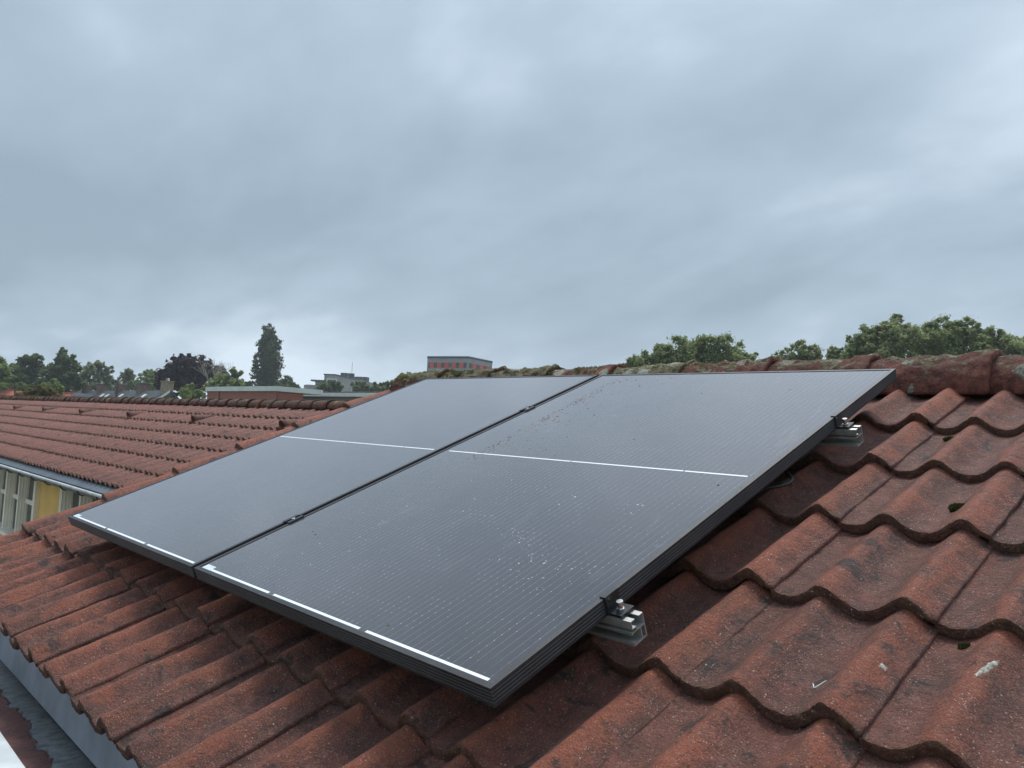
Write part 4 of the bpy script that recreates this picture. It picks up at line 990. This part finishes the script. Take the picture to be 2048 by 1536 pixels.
def brick_box():
    A = at(552, 772, 36); zt = A.z; Y0_ = A.y; X1_ = A.x; X0_ = ony(411, 775, Y0_).x
    H = empty('flat_roofed_block', ((X0_ + X1_) / 2, Y0_ + .8, 0), 'red brick block with flat roof and pale fascia beside the lower flat roof', 'building')
    MB().box((X0_ + .08, Y0_ + .08, 0), (X1_ - .08, Y0_ + 1.40, zt - .22)).build('wall', M_BRICK, H)
    F_ = MB().box((X0_, Y0_, zt - .22), (X1_, Y0_ + 2.35, zt)).build('fascia', M_WHITE, H)
    MB().box((X0_ + .12, Y0_ + .12, zt), (X1_ - .12, Y0_ + 2.2, zt + .012)).build('roof', M_FLATROOF, F_)
    MB().tube([(X1_ - .05, Y0_ + .15, 0), (X1_ - .05, Y0_ + .15, zt - .21)], .035, 8).build('downpipe', M_CHIM, H)
    MB().tube([(X0_ + 1.6, Y0_ + .05, 0), (X0_ + 1.6, Y0_ + .05, zt - .21)], .03, 8).build('downpipe', M_CHIM, H)
brick_box()
def obox(p, q, depth, z0, z1, away=True):
    d = Vector((q.x - p.x, q.y - p.y, 0)); L = d.length; d.normalize(); n = Vector((-d.y, d.x, 0))
    if n.dot(Vector((p.x - CAM.x, p.y - CAM.y, 0))) < 0: n = -n
    M_ = Matrix((d, n, Vector((0, 0, 1)))).transposed().to_4x4(); M_.translation = Vector((p.x, p.y, 0)); return M_, L
def low_flat():
    a, b = at(598, 786.8, 40.5), at(800, 784.5, 33.2); z = (a.z + b.z) / 2; M_, L = obox(a, b, 4, 0, z)
    H = empty('flat_roofed_block', M_ @ Vector((L / 2, 2, 0)), 'low flat-roofed block with a long white fascia beside the brick block', 'building')
    MB().box((.15, .15, 0), (L, 4, z - .16), M_).build('wall', M_GREYD, H)
    F_ = MB().box((0, 0, z - .17), (L + .1, 4.1, z), M_).build('fascia', M_WHITE, H)
    MB().box((.1, .4, z), (L, 4, z + .09), M_).build('roof', M_FLATROOF, F_)
low_flat()

def box_part(M_, a, b, nm, mat, par): m = MB(); m.box(a, b, M_); return m.build(nm, mat, par)
def apartment():
    D = 150; k = D / FPX
    c = at(671, 751, D); zt = c.z
    r = at(790, 766, D + 33); r.z = zt
    M_, L = obox(Vector((c.x, c.y, 0)), Vector((r.x, r.y, 0)), 8, 0, zt)
    H = empty('apartment_block', M_ @ Vector((L / 2, 1, 0)), 'grey modern apartment block with rooftop units and a set-back penthouse', 'building')
    s = -1
    box_part(M_, (0, 0, 0), (L, 2.2, zt), 'wall', M_GREYB, H); box_part(M_, (-.1, -.1, zt), (L * .50, 2.3, zt + .25), 'coping', M_COPING, H); box_part(M_, (L * .505, -.1, zt), (L, 2.3, zt + .06), 'coping', M_COPING, H)
    # left end: terrace level and penthouse with projecting roof, square to the long side
    vl = Vector((RIGHT.x, RIGHT.y, 0)).normalized()
    pl = at(654, 753, D + 1); pl2 = at(628, 760, D + 2); M2, L2 = obox(Vector((pl2.x, pl2.y, 0)), Vector((pl.x, pl.y, 0)), 6, 0, 0)
    zp = pl2.z
    box_part(M2, (.3, 0, 0), (L2 + 1.0, 2.5, zp - .25), 'penthouse', M_GREYD, H); box_part(M2, (-.4, -.6, zp - .25), (L2 + .2, 2.5, zp + .05), 'penthouse_roof', M_COPING, H)
    e2 = at(615, 769, D); M3, L3 = obox(Vector((e2.x, e2.y, 0)), Vector((pl.x, pl.y, 0)), 6, 0, 0); box_part(M3, (0, -.3, 0), (L3 * .8, 2.4, e2.z), 'terrace_block', M_GREYB, H)
    # end facade seen between penthouse and corner
    q0 = at(654, 752.5, D + .3); M4, L4 = obox(Vector((q0.x, q0.y, 0)), Vector((c.x, c.y, 0)), 6, 0, 0); box_part(M4, (0, -.06, 0), (L4, 2, zt - .02), 'end_wall', M_GREYB, H)
    def win(Mx, x, z, w_, h_, cols=1):
        W_ = box_part(Mx, (x, -.16, z), (x + w_, .03, z + h_), 'window', M_WHITE, H); box_part(Mx, (x + .12, -.20, z + .12), (x + w_ - .12, -.1, z + h_ - .12), 'pane', M_GLASSW if cols == 0 else M_CURTAIN, W_)
    for fx in (.12, .52, .86): win(M4, L4 * fx - .2, zt - 2.5, .75, 1.9)
    for x in (.8, 2.0, 3.3): win(M2, x, zp - 1.9, .6, 1.4)
    for fl in range(4):
        z = zt - 3.0 - 2.9 * fl
        win(M_, L * .235, z + .2, 1.6, 1.9 if fl == 0 else 1.5, fl % 2)
        win(M_, L * .40, z + 1.0, .8, 1.0, 0); win(M_, L * .62, z + .4, 1.4, 1.3, 0); win(M_, L * .75, z + .4, 1.0, 1.5, 1); win(M_, L * .9, z + .4, 1.4, 1.3, 0); win(M_, L * .08, z + .2, 1.0, 1.5, 0)
    for fx, w_, h_ in ((.20, 1.1, .8), (.295, .8, 1.0), (.36, 1.2, .45), (.43, 1.0, .7), (.52, 1.4, .9)): box_part(M_, (L * fx, .6, zt + .2), (L * fx + w_, 1.9, zt + .25 + h_), 'rooftop_unit', M_COPING, H)
    m = MB(); p = M_ @ Vector((L * .315, 1.2, zt + .2)); m.tube([p, p + Vector((0, 0, 3.4))], .035, 6); m.build('mast', M_GREYD, H)
apartment()

def red_tower():
    D = 125; c = at(937, 712.5, D); zt = c.z; k = 0
    l = at(855, 718, D * 1.035); r = at(985, 720, D * 1.05)
    H = empty('panelled_tower', ((l.x + r.x) / 2, (l.y + r.y) / 2 + 3, 0), 'grey building topped by a band of bright red panels behind the mossy ridge', 'building')
    def flat(p): return Vector((p.x, p.y, 0))
    dl = flat(l) - flat(c); dr = flat(r) - flat(c)
    poly = [flat(c), flat(r), flat(r) + dl, flat(l)]
    m = MB(); m.prism(poly, Vector((0, 0, 0)), Vector((0, 0, zt - .35))); m.build('wall', M_GREYB, H)
    m = MB(); cc = sum(poly, Vector()) / 4; m.prism([cc + (p - cc) * 1.012 for p in poly], Vector((0, 0, zt - .35)), Vector((0, 0, zt))); m.build('coping', M_COPING, H)
    for (p, q, pat) in ((flat(l), flat(c), 'lRDRDRDRDRL'), (flat(c), flat(r), 'DRDRDRl')):
        M_, L = obox(p, q, 1, 0, 0); n = len(pat); z1 = zt - 1.05; z0 = z1 - 1.0
        wd = {'R': 1.05, 'D': .95, 'l': .45, 'L': .9}; tot = sum(wd[ch] for ch in pat); x = L * .03; sc = L * .94 / tot
        for row in range(5):
            x = L * .03; zz1 = z1 - row * 3.1
            for ch in pat:
                w_ = wd[ch] * sc; m = MB(); dpt = -.06 if ch == 'R' else -.03
                m.box((x + .03, dpt, zz1 - .85), (x + w_ - .03, .05, zz1), M_); m.build('red_panel' if ch == 'R' else 'louvre_panel', M_REDP if ch == 'R' else M_LOUVRE, H); x += w_
red_tower()

# ------------------------------------------------------------------ damp air
HAZE = True
if HAZE:
    t = bpy.data.materials.new('damp_air'); t.use_nodes = True; nt = t.node_tree; nt.nodes.clear()
    o_ = nt.nodes.new('ShaderNodeOutputMaterial'); pv = nt.nodes.new('ShaderNodeVolumePrincipled'); pv.inputs['Color'].default_value = (.93, .97, 1.0, 1); pv.inputs['Density'].default_value = 0.0009; pv.inputs['Anisotropy'].default_value = 0.55
    nt.links.new(pv.outputs[0], o_.inputs['Volume'])
    m = MB(); m.box((-260, -60, -1.0), (80, 260, 40)); o = m.build('haze', t); tag(o, 'thin damp haze in the air', 'haze', kind='stuff')

scene.render.engine = 'CYCLES'
